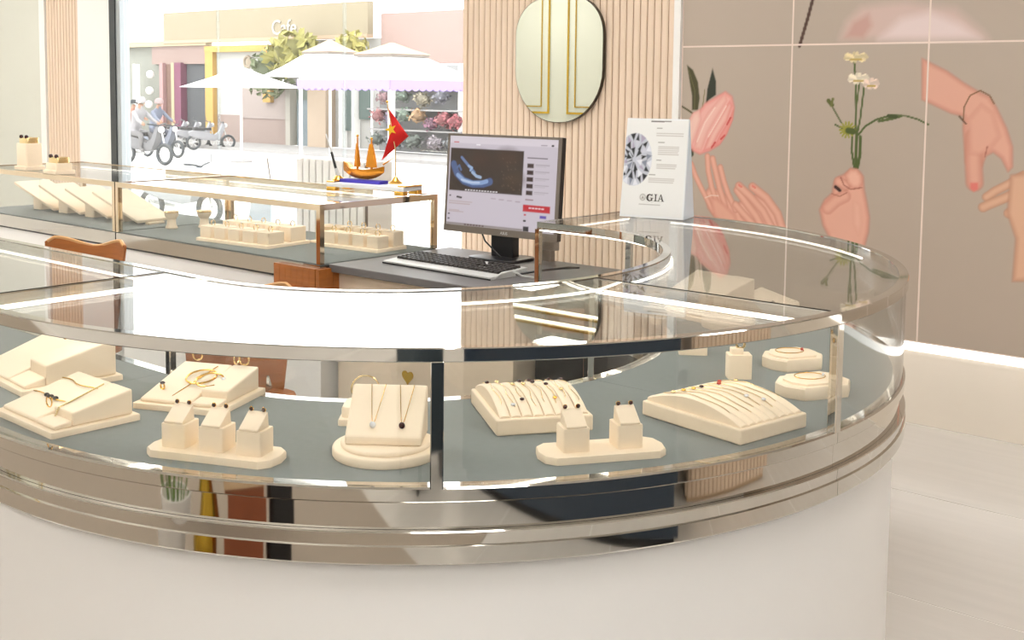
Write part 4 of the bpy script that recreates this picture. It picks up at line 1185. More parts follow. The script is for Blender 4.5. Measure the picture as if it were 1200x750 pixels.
for zz, xa, xb in ((.300, .0, .098), (.292, .0, .098), (.253, .010, .085), (.247, .010, .085), (.240, .010, .085), (.233, .010, .082), (.226, .010, .085), (.190, .008, .080), (.184, .008, .080), (.177, .008, .076), (.140, -.018, .075), (.134, -.018, .075), (.127, -.018, .072)):
    DL.append(('s', (206, 202, 198), .0035, [(xa, zz), (xb, zz)]))
for zz, xa, xb in ((.318, .0, .018), (.268, .008, .030), (.205, .006, .022), (.153, -.018, .004)):
    DL.append(('s', (160, 156, 152), .003, [(xa, zz), (xb, zz)]))
DL.append(('s', (120, 116, 114), .005, [(-.022, .342), (.024, .342)]))
DL.append(('s', (140, 136, 134), .004, [(.028, .343), (.050, .343)]))
DL.append(('s', (180, 176, 172), .0025, [(-.048, .047), (.030, .047)]))
DL.append(('p', (150, 144, 136), .3, [(-.036 + .011 * math.cos(a), .072 + .012 * math.sin(a)) for a in np.linspace(0, 2 * PI, 17)[:-1]]))
DL.append(('p', (236, 236, 234), .3, [(-.036 + .0085 * math.cos(a), .072 + .0095 * math.sin(a)) for a in np.linspace(0, 2 * PI, 17)[:-1]]))
DL.append(('p', (160, 152, 144), .3, [(-.036 - .005, .067), (-.036 + .005, .067), (-.036, .079)]))
sheet = print_sheet('poster_sheet', M['poster'], -SW / 2 + .004, SW / 2 - .006, .008, SH_ - .006, 110, 180,
                    lambda X, Y: paint(X, Y, DL, (240, 240, 238)), lambda x, z: (x, lean * z / SH_ - .0008, z), g)
tilt_s = math.atan2(lean, SH_)
# serif letters G I A, cut as thin flat shapes on the sheet
lt = MB()
def flat(poly):
    lt.add([(x, 0, z) for x, z in poly] + [(x, .0012, z) for x, z in poly], [tuple(range(len(poly))), tuple(range(len(poly), 2 * len(poly)))[::-1]] + [(i, (i + 1) % len(poly), len(poly) + (i + 1) % len(poly), len(poly) + i) for i in range(len(poly))])
ga = [rad(a) for a in range(48, 331, 18)]
for a0, a1 in zip(ga[:-1], ga[1:]):
    k0, k1 = [.0035 + .0035 * max(0, -math.cos(a)) for a in (a0, a1)]
    flat([(.010 + .012 * math.cos(a0), .012 + .013 * math.sin(a0)), (.010 + .012 * math.cos(a1), .012 + .013 * math.sin(a1)), (.010 + (.012 - k1) * math.cos(a1), .012 + (.013 - k1) * math.sin(a1)), (.010 + (.012 - k0) * math.cos(a0), .012 + (.013 - k0) * math.sin(a0))])
flat([(.0165, .001), (.0205, .001), (.0205, .010), (.0165, .010)]); flat([(.013, .0095), (.024, .0095), (.024, .0115), (.013, .0115)]); flat([(.017, .018), (.020, .018), (.020, .025), (.0185, .025)])
flat([(.0305, 0), (.0345, 0), (.0345, .025), (.0305, .025)]); flat([(.027, 0), (.038, 0), (.038, .0018), (.027, .0018)]); flat([(.027, .0232), (.038, .0232), (.038, .025), (.027, .025)])
flat([(.0425, 0), (.0445, 0), (.0525, .025), (.0505, .025)]); flat([(.0575, 0), (.0620, 0), (.0530, .025), (.0505, .025)]); flat([(.046, .008), (.0575, .008), (.0575, .010), (.046, .010)])
flat([(.040, 0), (.047, 0), (.047, .0018), (.040, .0018)]); flat([(.055, 0), (.0645, 0), (.0645, .0018), (.055, .0018)])
lo = lt.build('lettering', M['ink'], g, smooth=0)
lo.rotation_euler = (-tilt_s, 0, 0)
lo.location = (-.020, lean * .060 / SH_ - .0022, .060)

# ================================================================== DESK WITH MONITOR
d = thing('desk', 'desk with dark grey top and beige front beside the showcase', 'desk', (0, 0, 0))
bevel(MB().box(-3.400, -2.475, 2.93, 3.62, .735, .765).build('desktop', M['desk'], d, smooth=0), .003)
MB().box(-3.39, -2.49, 2.97, 2.99, .04, .735).build('front_panel', mat('beige_laminate', (226, 208, 184), .5), d, smooth=0)
for x in (-3.38, -2.52):
    MB().box(x, x + .03, 2.99, 3.58, 0, .735).build('side_panel', mat('beige_side_laminate', (222, 204, 180), .5), d, smooth=0)
hb = thing('heart_ornament', 'small gold heart fixed to the beige desk front', 'ornament', (-3.0, 2.968, .38))
hp = []
for k in range(24):
    a = 2 * PI * k / 24
    hp.append((.0018 * 16 * math.sin(a) ** 3, .0018 * (13 * math.cos(a) - 5 * math.cos(2 * a) - 2 * math.cos(3 * a) - math.cos(4 * a))))
MB().add([(x, -.003, z) for x, z in hp] + [(x, .002, z) for x, z in hp], [tuple(range(24)), tuple(range(24, 48))[::-1]] + [(i, (i + 1) % 24, 24 + (i + 1) % 24, 24 + i) for i in range(24)]).build('heart', M['brass'], hb, smooth=0)

# monitor
mo = thing('monitor', 'black flat monitor showing a video page, facing the counter', 'monitor', (-2.998, 3.475, .765), rad(3))
MW, MH = .575, .405
tb_ = thing  # keep helper name short below
tl = rad(4)
def tilted(o):
    o.rotation_euler = (-tl, 0, 0); o.location = (0, 0, .098); return o
m = MB()
b_ = .012
m.box(-MW / 2, MW / 2, 0, .028, 0, MH)
tilted(bevel(m.build('casing', M['black_plastic'], mo, smooth=0), .004))
m = MB()
m.box(-MW / 2, MW / 2, -.004, 0, 0, .028).box(-MW / 2, -MW / 2 + .010, -.004, 0, .028, MH).box(MW / 2 - .016, MW / 2, -.004, 0, .028, MH).box(-MW / 2 + .010, MW / 2 - .016, -.004, 0, MH - .010, MH)
tilted(m.build('bezel', M['grey_plastic'], mo, smooth=0))
sw0, sw1, sh0, sh1 = -MW / 2 + .010, MW / 2 - .016, .028, MH - .010
SL = []
def S(u, v):
    return (sw0 + (sw1 - sw0) * u, sh1 - (sh1 - sh0) * v)
def srect(c, u0, v0, u1, v1):
    SL.append(('p', c, .15, [S(u0, v0), S(u1, v0), S(u1, v1), S(u0, v1)]))
def sline(c, w, *p):
    SL.append(('s', c, w, [S(*q) for q in p]))
srect((222, 212, 220), 0, 0, 1, .08)
srect((46, 26, 16), .012, .135, .700, .615)
for (u, v, w, c) in ((.30, .25, .09, (62, 34, 20)), (.55, .22, .10, (64, 36, 20)), (.62, .45, .08, (66, 44, 26)), (.42, .32, .07, (52, 28, 16)), (.20, .48, .08, (36, 20, 16))):
    SL.append(('p', c, 9, [S(u + w * math.cos(a), v + w * .8 * math.sin(a)) for a in np.linspace(0, 2 * PI, 13)[:-1]]))
sline((70, 92, 140), .030, (.045, .32), (.08, .42), (.15, .50), (.24, .53), (.34, .52), (.40, .49))
sline((138, 166, 210), .017, (.09, .44), (.15, .495), (.24, .52), (.32, .51), (.37, .49))
sline((190, 206, 232), .008, (.13, .49), (.22, .515), (.30, .512))
sline((96, 120, 166), .012, (.12, .24), (.16, .29), (.20, .34), (.25, .40))
sline((150, 176, 214), .010, (.19, .33), (.225, .35), (.21, .38))
sline((160, 184, 216), .012, (.23, .40), (.27, .44), (.31, .45))
sline((80, 104, 150), .009, (.08, .36), (.10, .33), (.12, .38))
for k in range(26):
    u, v = .50 + rs.random() * .18, .22 + rs.random() * .34
    sline((92, 70, 52), .003, (u, v), (u + .008, v + .01))
for k in range(12):
    u = .17 + .29 * k / 11
    sline((230, 226, 230), .004, (u, .60), (u + .012, .60))
for k in range(5):
    v = .265 + k * .073
    srect((52, 26, 26), .735, v, .792, v + .048)
    sline((176, 166, 174), .004, (.81, v + .012), (.93, v + .012))
    sline((190, 180, 188), .003, (.81, v + .030), (.90, v + .030))
sline((120, 110, 118), .004, (.735, .205), (.91, .205))
sline((150, 120, 124), .005, (.735, .655), (.80, .655))
srect((196, 26, 44), .715, .71, .955, .785)
for k in range(5):
    sline((240, 214, 220), .005, (.77 + k * .028, .742), (.785 + k * .028, .742))
srect((94, 72, 168), .868, .815, .925, .845)
sline((200, 60, 70), .006, (.73, .82), (.742, .82))
srect((40, 34, 40), .725, .945, .775, 1.0)
sline((60, 50, 56), .007, (.728, .885), (.742, .885))
sline((200, 70, 70), .004, (.04, .07), (.085, .07)); sline((246, 240, 244), .006, (.26, .09), (.29, .09))
sline((150, 140, 148), .004, (.85, .065), (.90, .065)); sline((50, 40, 46), .007, (.945, .065), (.955, .065))
sline((60, 52, 58), .008, (.095, .685), (.135, .69)); sline((90, 80, 88), .006, (.022, .675), (.030, .675))
for v, u1 in ((.735, .24), (.76, .22), (.835, .12), (.85, .16)):
    sline((188, 168, 168), .004, (.02, v), (u1, v))
for k in range(4):
    sline((176, 160, 168), .004, (.42 + k * .075, .675 + .004 * k), (.46 + k * .075, .675 + .004 * k))
for v in (.88, .935):
    sline((80, 70, 78), .006, (.016, v), (.026, v))
srect((150, 140, 138), 0, .975, .72, 1.0)
for k in range(7):
    sline((90, 60, 60), .006, (.18 + k * .028, .988), (.19 + k * .028, .988))
scr = print_sheet('screen', M['screen'], sw0, sw1, sh0, sh1, 200, 140, lambda X, Y: paint(X, Y, SL, (206, 196, 206)), lambda x, z: (x, -.0012, z), mo)
tilted(scr)
o = text_obj('ASUS', .016, M['silver_plastic'], mo, (0, 0, 0), (0, 0, 0))
o.rotation_euler = (PI / 2 - tl, 0, 0); o.location = (.03, -.0055 + .0, .1055)
MB().prism([(-.055, .024), (.055, .024), (.055, .064), (-.055, .064)], .012, .30).build('stand_column', M['black_plastic'], mo, smooth=0)
MB().rbox(0, .02, 0, .24, .18, .012, .04).build('stand_foot', M['black_plastic'], mo)
t = thing('power_cable', 'black cable hanging from the monitor to the desk', 'cable', (-3.085, 3.47, .766))
MB().tube([(0, 0, .105), (.02, .0, .07), (.06, .01, .035), (.11, .0, .008), (.16, -.02, .004)], .0035, 6).build('cable_run', M['black_plastic'], t)
t = thing('grey_box', 'small grey box on the wall panel beyond the monitor', 'socket box', (-2.84, 3.60, .765))
MB().rbox(0, 0, .045, .085, .04, .082, .006).build('box_body', mat('mid_grey_plastic', (150, 142, 134), .5), t)
MB().rbox(0, 0, 0, .05, .03, .045, .006).build('box_foot', M['grey_plastic'], t)

# keyboard
kb = thing('keyboard', 'silver keyboard with black keys lying on the dark desk', 'keyboard', (-2.975, 3.185, .7655), rad(-2))
KW, KD = .58, .20
MB().add([(-KW / 2, -KD / 2, 0), (KW / 2, -KD / 2, 0), (KW / 2, KD / 2, 0), (-KW / 2, KD / 2, 0), (-KW / 2, -KD / 2, .010), (KW / 2, -KD / 2, .010), (KW / 2, KD / 2, .026), (-KW / 2, KD / 2, .026)],
         [(3, 2, 1, 0), (4, 5, 6, 7), (0, 1, 5, 4), (1, 2, 6, 5), (2, 3, 7, 6), (3, 0, 4, 7)]).build('tray', M['silver_plastic'], kb, smooth=0)
MB().box(-KW / 2, KW / 2, -KD / 2 - .004, -KD / 2, 0, .005).build('front_lip', M['black_plastic'], kb, smooth=0)
km = MB()
for r in range(6):
    for c in range(21):
        if c in (15, 16) and r in (2, 4) or c == 14 and r == 5:
            continue
        x = -KW / 2 + .016 + (KW - .032) * (c + .5) / 21
        y = -KD / 2 + .055 + (KD - .070) * (r + .5) / 6
        zz = .010 + .016 * (y + KD / 2) / KD
        a = .0112; b2 = .0088
        km.loft([[(x - a, y - b2, zz), (x + a, y - b2, zz), (x + a, y + b2, zz), (x - a, y + b2, zz)], [(x - a * .8, y - b2 * .8, zz + .009), (x + a * .8, y - b2 * .8, zz + .009), (x + a * .8, y + b2 * .8, zz + .009), (x - a * .8, y + b2 * .8, zz + .009)]])
ko = km.build('keys', M['key'], kb, smooth=0)
ko['kind'] = 'stuff'
t = thing('mouse_cable', 'dark cable looping across the desk beside the monitor', 'cable', (-2.75, 3.30, .7665))
MB().tube([(.0, -.12, .004), (.06, -.09, .004), (.13, -.03, .02), (.20, .05, .03), (.19, .13, .02), (.10, .16, .004)], .0042, 6).build('cable_run', M['black_plastic'], t)
t = thing('white_cable', 'pale cable end curling over the keyboard side', 'cable', (-2.69, 3.12, .7665))
MB().tube([(.0, -.02, .004), (.015, .0, .022), (.04, .03, .03), (.07, .05, .012), (.09, .09, .004)], .004, 6).build('cable_run', M['silver_plastic'], t)

# ================================================================== CHAIRS INSIDE THE COUNTER
def chair(label, x, y, rz, zt):
    t = thing('plywood_chair', label, 'chair', (x, y, 0), rad(rz))
    W_, z0 = .185, .43
    n_u, n_v = 16, 8
    fr, bk = [], []
    for j in range(n_v + 1):
        v = j / n_v
        for i in range(n_u + 1):
            u = -1 + 2 * i / n_u
            hh = zt + .020 * u * u * u * u - .012 * math.cos(u * 4.2) - .022 * max(0, abs(u) - .86) / .14
            z = z0 + (hh - z0) * v
            wx_ = W_ * (.80 + .20 * v)
            yb = .055 * (1 - u * u) + .03 * v
            fr.append((u * wx_, yb, z)); bk.append((u * wx_, yb + .014, z))
    N = (n_u + 1) * (n_v + 1)
    q = lambda i, j: j * (n_u + 1) + i
    fs = []
    for j in range(n_v):
        for i in range(n_u):
            fs.append((q(i, j), q(i + 1, j), q(i + 1, j + 1), q(i, j + 1)))
            fs.append((N + q(i, j), N + q(i, j + 1), N + q(i + 1, j + 1), N + q(i + 1, j)))
    for i in range(n_u):
        fs.append((q(i, 0), N + q(i, 0), N + q(i + 1, 0), q(i + 1, 0)))
        fs.append((q(i, n_v), q(i + 1, n_v), N + q(i + 1, n_v), N + q(i, n_v)))
    for j in range(n_v):
        fs.append((q(0, j), q(0, j + 1), N + q(0, j + 1), N + q(0, j)))
        fs.append((q(n_u, j), N + q(n_u, j), N + q(n_u, j + 1), q(n_u, j + 1)))
    MB().add(fr + bk, fs).build('backrest', M['wood'], t, smooth=50)
    MB().tube([(-W_ + .008 + (2 * W_ - .016) * i / 16, .055 * (1 - (-1 + 2 * i / 16) ** 2) + .037, zt + .020 * (-1 + 2 * i / 16) ** 4 - .012 * math.cos((-1 + 2 * i / 16) * 4.2) - .022 * max(0, abs(-1 + 2 * i / 16) - .86) / .14) for i in range(17)], .0075, 6).build('top_edge', M['wood_edge'], t)
    MB().rbox(0, -.16, .44, .40, .40, .03, .08).build('seat', M['wood'], t)
    for sx_ in (-.1, .1):
        MB().tube([(sx_, -.06, .45), (sx_, .035, .47), (sx_, .072, .56)], .012, 8).build('back_support', M['chrome'], t)
    for sx_ in (-1, 1):
        for sy_ in (-1, 1):
            MB().tube([(sx_ * .13, -.16 + sy_ * .13, .44), (sx_ * .19, -.16 + sy_ * .19, 0)], [.014, .010], 8).build('leg', M['chrome'], t)
    return t


chair('curved brown plywood chair behind the straight counter wing', -4.10, 2.28, 22, .832)
chair('curved brown plywood chair behind the front bend of the counter', -3.03, 2.22, 43, .79)

# slatted stand between showcase and window
t = thing('slatted_stand', 'low white stand with upright slats behind the showcase', 'stand', (-4.66, 4.02, 0))
MB().box(-.27, .27, .03, .20, 0, 1.065).build('stand_body', M['white_paint'], t, smooth=0)
sl = MB().box(-.021, .021, -.012, .0, .02, 1.062).mesh('slat', M['white_paint'], 0)
for k in range(10):
    link('slat', sl, t, (-.245 + .0545 * k, .012, 0))
bk_ = MB().box(-.27, .27, .012, .03, .02, 1.05).build('slat_backing', M['grey_plastic'], t, smooth=0)

# wall mirror
mz0, mz1, mhw = 1.275, 1.945, .297
def rr(hw, hh, r, n=10):
    out = []
    for k, (qx, qz) in enumerate(((1, 1), (-1, 1), (-1, -1), (1, -1))):
        r_ = r[k]
        for j in range(n + 1):
            a = k * PI / 2 + j * PI / 2 / n
            out.append((qx * (hw - r_) + r_ * math.cos(a), qz * (hh - r_) + r_ * math.sin(a)))
    return out
mr = thing('wall_mirror', 'rounded frameless mirror hanging on the fluted wall', 'mirror', (-3.817, WALL_Y - .020, (mz0 + mz1) / 2))
hh = (mz1 - mz0) / 2
pl = rr(mhw, hh, (.2, .2, .285, .285))
n_ = len(pl)
MB().add([(x, -.022, z) for x, z in pl] + [(x, 0, z) for x, z in pl], [tuple(range(n_, 2 * n_)), tuple(range(n_))] + [(i, (i + 1) % n_, n_ + (i + 1) % n_, n_ + i) for i in range(n_)]).build('mirror_back', M['mirror_edge'], mr, smooth=30)
MB().add([(x * .992, -.0235, z * .992) for x, z in pl] + [(x * .992, -.021, z * .992) for x, z in pl], [tuple(range(n_)), tuple(range(n_, 2 * n_))] + [(i, (i + 1) % n_, n_ + (i + 1) % n_, n_ + i) for i in range(n_)]).build('mirror_glass', M['mirror'], mr, smooth=0)

# ================================================================== BEHIND THE CAMERA: WHAT THE STEEL BANDS REFLECT
t = thing('added_dark_stool', 'dark upholstered stool with short legs, added for the steel post to reflect', 'stool', (.08, -.28, 0))  # unseen block added to darken the reflection in the front post
MB().rbox(0, 0, .12, .36, .36, .44, .06).build('seat_block', mat('charcoal_cloth', (56, 68, 76), .7), t)
for sx_ in (-.13, .13):
    for sy_ in (-.13, .13):
        MB().tube([(sx_, sy_, .13), (sx_ * 1.05, sy_ * 1.05, 0)], .012, 6).build('leg', M['black_plastic'], t)
t = thing('added_dark_cabinet', 'low dark navy cabinet, added for the steel bands to reflect', 'cabinet', (0, 0, 0))  # unseen dark volume added to give the bands their dark reflection
navy = mat('dark_navy_lacquer', (48, 60, 74), .25)
bevel(MB().box(.35, 1.5, .05, 2.0, .04, .80).build('cabinet_body', navy, t, smooth=0), .006)
MB().box(.34, 1.51, .04, 2.01, .80, .84).build('cabinet_top', mat('slate_top', (70, 84, 98), .3), t, smooth=0)
MB().box(.38, 1.47, .08, 1.97, 0, .04).build('plinth', M['black_plastic'], t, smooth=0)
t = thing('fluted_counter', 'beige fluted counter opposite the mural', 'counter', (0, 0, 0))
MB().box(.75, 1.6, 2.18, 3.1, 0, .95).build('counter_body', M['flute_back'], t, smooth=0)
fl = MB().box(-.016, .0, -.018, .018, .02, .95).mesh('slat', M['flute'], 0)
for k in range(20):
    link('slat', fl, t, (.75, 2.205 + .0455 * k, 0))
fl2 = MB().box(-.018, .018, -.016, 0, .02, .95).mesh('slat', M['flute'], 0)
for k in range(18):
    link('slat', fl2, t, (.775 + .0455 * k, 2.18, 0))
t = thing('added_carpet', 'taupe floor cover added out of view for the steel bands to reflect', 'added_carpet', (0, 0, 0))  # unseen sheet added to tone down the floor mirrored in the bands
MB().box(-9.5, -.45, -2.3, .92, .0, .005).build('added_carpet_pile', mat('taupe_carpet', (158, 146, 132), .9, var=.08, scale=80), t, smooth=0)
t = thing('flower_bucket', 'white bucket of yellow tulips on the floor opposite the counter', 'flower bucket', (-2.02, .0, .0055))
MB().lathe([(.07, 0), (.10, .28), (.104, .30), (.095, .30), (.09, .26)], 24).build('bucket', M['white_base'], t)
fm, gm = MB(), MB()
for k in range(14):
    a = k * 2.4; r_ = .02 + .008 * k
    p = (r_ * math.cos(a), r_ * math.sin(a), .40 + .02 * (k % 4))
    gm.tube([(p[0] * .4, p[1] * .4, .2), p], .004, 5)
    fm.ball(p, .026, 8, 6, (1, 1, 1.3))
fm.build('blooms', mat('yellow_tulip', (236, 206, 70), .6), t)
gm.build('stems', mat('tulip_green', (110, 140, 70), .6), t)
t = thing('gold_vase', 'gold patterned vase on the floor opposite the counter', 'vase', (-1.80, .02, .0055))
MB().lathe([(.045, 0), (.07, .08), (.075, .18), (.05, .30), (.035, .36), (.05, .42)], 24).build('vase_body', M['brass'], t)
t = thing('gift_box', 'brown gift box on the floor opposite the counter', 'box', (-1.56, .0, .0055))
MB().box(-.12, .12, -.09, .09, 0, .34).build('box_body', mat('rust_brown_card', (150, 84, 52), .6, var=.25, scale=8), t, smooth=0)
MB().box(-.125, .125, -.095, .095, .34, .38).build('box_lid', mat('pale_card', (216, 186, 150), .6), t, smooth=0)
t = thing('black_bag', 'black bag standing beside the brown gift box', 'bag', (-1.33, .02, .0055))
MB().rbox(0, 0, 0, .16, .10, .34, .03).build('bag_body', M['black_plastic'], t)
MB().torus((0, 0, .36), .05, .006, 'y', 20, 6).build('handle', M['black_plastic'], t)

# ================================================================== THE STREET OUTSIDE
GZ = -.70
st_ = structure(MB().box(-70, 10, 5.2, 40, GZ - .3, GZ).build('street', M['street'], smooth=0), 'bright pale street in front of the shop')
structure(MB().box(-12, 5.2, 5.2, 7.0, GZ, -.02).build('pavement', M['street'], smooth=0), 'pale raised pavement outside the window')
structure(MB().box(-60, -10, 23.4, 26.0, GZ, GZ + .10).build('far_pavement', M['kerb'], smooth=0), 'grey pavement across the street')
FY = 26.0
FACADE = .52      # pale daylight haze put into the street tints, darkened under the bright sky
def bld(name, label, cat='building', loc=(0, 0, 0)):
    return thing(name, label, cat, loc)
def pm(name, rgb, **k):
    return mat(name, [255 * (max(0, v / 255) ** 2.2 * FACADE) ** (1 / 2.2) for v in rgb], .8, **k)
def fbox(root, name, m, x0, x1, z0, z1, d0=0.0, d1=.3):
    return MB().box(x0, x1, FY + d0, FY + d1, z0, z1).build(name, m, root, smooth=0)
Z0 = GZ + .10
# shop with red doorway, far end
b1 = bld('corner_shop', 'grey-green shop front with mauve columns and dark doorway across the street')
fbox(b1, 'wall', pm('grey_green_render', (176, 178, 166)), -54, -37.3, Z0, 3.0, .3, .8)
fbox(b1, 'upper_band', pm('dusty_mauve_band', (186, 160, 150)), -41, -37.2, 2.3, 3.0, .1, .3)
fbox(b1, 'doorway', pm('dark_doorway', (96, 100, 104)), -38.75, -37.3, Z0, 2.3, .2, .3)
fbox(b1, 'door', pm('brown_door', (148, 112, 98)), -40.0, -39.55, Z0, 2.3, .1, .3)
for x, c in ((-40.25, (214, 168, 166)), (-39.25, (150, 84, 112)), (-39.45, (212, 200, 160))):
    fbox(b1, 'column', pm('shop_column', c), x, x + (.22 if c[0] > 200 else .45), Z0, 2.35, -.05, .3)
fbox(b1, 'pale_pole', M['white_paint'], -41.6, -41.4, Z0, 2.3, -.4, -.2)
for z_ in (.7, 1.25, 1.9):
    MB().ball((-41.0 + .1 * z_, FY - .1, z_), .16, 10, 8).build('wall_lamp', M['white_paint'], b1)
fbox(b1, 'cornice', pm('cream_cornice', (222, 206, 170)), -54, -37.2, 3.0, 3.2, 0, .3)
# kiosk with yellow frame
b2 = bld('cafe_kiosk', 'white cafe kiosk in a yellow-orange frame across the street')
yl = pm('yellow_orange_frame', (238, 190, 104))
fbox(b2, 'frame_post', yl, -36.98, -36.5, Z0 + .1, 2.9, -.2, .2)
fbox(b2, 'frame_post', yl, -33.5, -33.08, .9, 2.9, -.2, .2)
fbox(b2, 'frame_beam', yl, -36.98, -33.08, 2.72, 2.95, -.22, .2)
fbox(b2, 'white_panel', pm('pale_kiosk_panel', (226, 226, 218)), -36.5, -33.5, .4, 2.75, 0, .2)
fbox(b2, 'lower_panel', pm('rose_brown_panel', (190, 168, 158)), -36.5, -32.3, Z0, .4, 0, .2)
fbox(b2, 'side_panel', pm('pinkish_panel', (200, 184, 176)), -35.0, -32.3, .3, 1.55, -.03, .2)
fbox(b2, 'pale_jamb', pm('pale_jamb', (216, 210, 196)), -32.35, -32.1, Z0, 1.5, -.1, .2)
MB().torus((-34.6, FY - .02, 2.35), .20, .05, 'y', 20, 6).build('emblem_ring', pm('hazy_brown_emblem', (200, 184, 160)), b2)
MB().ball((-34.6, FY - .02, 2.35), .12, 10, 6, (1, .3, 1.3)).build('emblem_bust', pm('hazy_brown_emblem', (200, 184, 160)), b2)
# sign board
b3 = bld('shop_sign', 'long pale brown sign board reading cafe above the kiosk', 'sign')
fbox(b3, 'board', pm('pale_brown_board', (192, 178, 148)), -40.0, -28.2, 3.22, 4.3, .0, .25)
fbox(b3, 'lower_edge', pm('peach_edge', (232, 200, 168)), -40.0, -28.2, 3.10, 3.22, -.05, .25)
text_obj('Cafe', .75, pm('white_sign_letters', (246, 240, 226)), b3, (-32.5, FY - .02, 3.30), (PI / 2, 0, 0), ext=.02)
# building on the other side
b4 = bld('corner_building', 'beige corner building with pillar, blue-grey door and dark windows')
fbox(b4, 'wall', pm('pale_grey_wall', (206, 204, 198)), -33.0, -27.95, Z0, 3.1, .35, .8)
fbox(b4, 'shutter', pm('grey_green_shutter', (160, 172, 160)), -32.1, -31.2, Z0, 1.6, .2, .35)
fbox(b4, 'door', pm('blue_grey_door', (158, 172, 178)), -31.95, -31.35, Z0, 1.0, .1, .2)
fbox(b4, 'pillar', pm('beige_pillar', (226, 202, 176)), -31.15, -30.2, Z0, 2.3, -.1, .35)
for x0, x1, z0, z1 in ((-29.65, -29.15, .0, 2.0), (-28.9, -28.2, .4, 2.2), (-29.95, -29.75, -.3, 2.0)):
    fbox(b4, 'window', pm('dark_green_window', (104, 122, 116)), x0, x1, z0, z1, .25, .35)
for x in (-29.7, -29.05, -28.1):
    fbox(b4, 'white_post', M['white_paint'], x, x + .1, Z0, 2.6, .05, .35)
fbox(b4, 'upper_wall', pm('hazy_red_wall', (206, 176, 166)), -27.95, -20, 2.25, 3.9, .36, .8)
b5 = bld('flower_shop', 'grey shop interior packed with colourful goods across the street')
fbox(b5, 'back_wall', pm('cool_grey_wall', (188, 188, 188)), -27.9, -22.2, Z0, 2.2, .25, .35)
for z_ in (.1, .75, 1.4):
    fbox(b5, 'shelf', pm('shelf_grey', (200, 198, 196)), -27.8, -22.4, z_, z_ + .05, -.4, .25)
fbox(b5, 'white_column', M['white_paint'], -23.85, -23.6, Z0, 2.2, -.3, .2)

def clump(name, label, cat, x, y, z, r, rgb, group=None, n=60, sq=.8):
    """leafy mass of small folded leaves around a ragged core"""
    rg = random.Random(int(x * 91) ^ int(z * 57) ^ int(r * 1000))
    t = thing(name, label, cat, (x, y, z), 0, group)
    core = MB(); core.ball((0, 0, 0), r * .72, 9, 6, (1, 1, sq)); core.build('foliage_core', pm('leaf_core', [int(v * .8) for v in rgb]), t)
    m = MB()
    for k in range(n):
        u, a = rg.uniform(-1, 1), rg.uniform(0, 2 * PI)
        s_ = math.sqrt(1 - u * u)
        p = Vector((s_ * math.cos(a), s_ * math.sin(a), u * sq)) * r * rg.uniform(.7, 1.05)
        e = Vector((rg.uniform(-1, 1), rg.uniform(-1, 1), rg.uniform(-1, 1))).normalized()
        f2 = e.cross(p).normalized() if e.cross(p).length > 1e-5 else Vector((0, 0, 1))
        l = r * .26
        nn = p.normalized() * l * .25
        m.add([p - e * l, p + f2 * l * .5 + nn, p + e * l, p - f2 * l * .5 + nn], [(0, 1, 2), (0, 2, 3)])
    o = m.build('leaves', pm('leaf_surface', rgb), t, smooth=0)
    o['kind'] = 'stuff'
    return t

cl = [(-27.3, .55, .32, (214, 150, 150)), (-26.7, .5, .26, (190, 176, 200)), (-26.1, .62, .30, (170, 190, 170)), (-25.5, .62, .34, (238, 196, 150)), (-24.9, .35, .28, (176, 130, 150)), (-24.4, .5, .36, (206, 128, 132)), (-23.9, .45, .34, (208, 120, 128)), (-27.0, 1.15, .3, (200, 160, 164)), (-26.2, 1.2, .28, (150, 168, 150)), (-25.3, 1.1, .3, (206, 196, 170)), (-24.5, 1.2, .3, (160, 160, 170)), (-23.2, 1.0, .35, (150, 160, 150)), (-27.4, -.2, .3, (150, 160, 152)), (-26.5, -.25, .34, (190, 196, 200)), (-25.7, -.2, .32, (156, 166, 156)), (-24.8, -.25, .34, (200, 190, 196)), (-24.0, -.2, .33, (170, 174, 176)), (-23.2, .0, .36, (176, 170, 172))]
for i, (x, z, r, c) in enumerate(cl):
    row = 'low' if z < 0.0 else 'middle' if z < .9 else 'upper'
    col = 'rose pink' if c[0] > 200 and c[1] < 165 else 'orange' if c[2] < 155 and c[0] > 230 else 'plum' if c[1] < 140 else 'greyish green' if c[1] > c[0] + 4 else 'pale mixed'
    nth = sum(1 for q in cl if q[0] < x and (q[1] < 0) == (z < 0) and (.0 <= q[1] < .9) == (.0 <= z < .9))
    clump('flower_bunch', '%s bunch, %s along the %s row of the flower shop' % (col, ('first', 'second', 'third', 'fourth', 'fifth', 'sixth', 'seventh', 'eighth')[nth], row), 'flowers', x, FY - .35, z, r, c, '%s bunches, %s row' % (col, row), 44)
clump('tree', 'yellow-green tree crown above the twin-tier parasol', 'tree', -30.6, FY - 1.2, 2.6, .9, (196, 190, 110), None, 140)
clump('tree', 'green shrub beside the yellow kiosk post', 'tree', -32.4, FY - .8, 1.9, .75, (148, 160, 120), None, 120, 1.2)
clump('tree', 'yellow-green tree crown between the two tiered parasols', 'tree', -28.0, FY - .9, 2.75, .6, (206, 196, 110), None, 90)

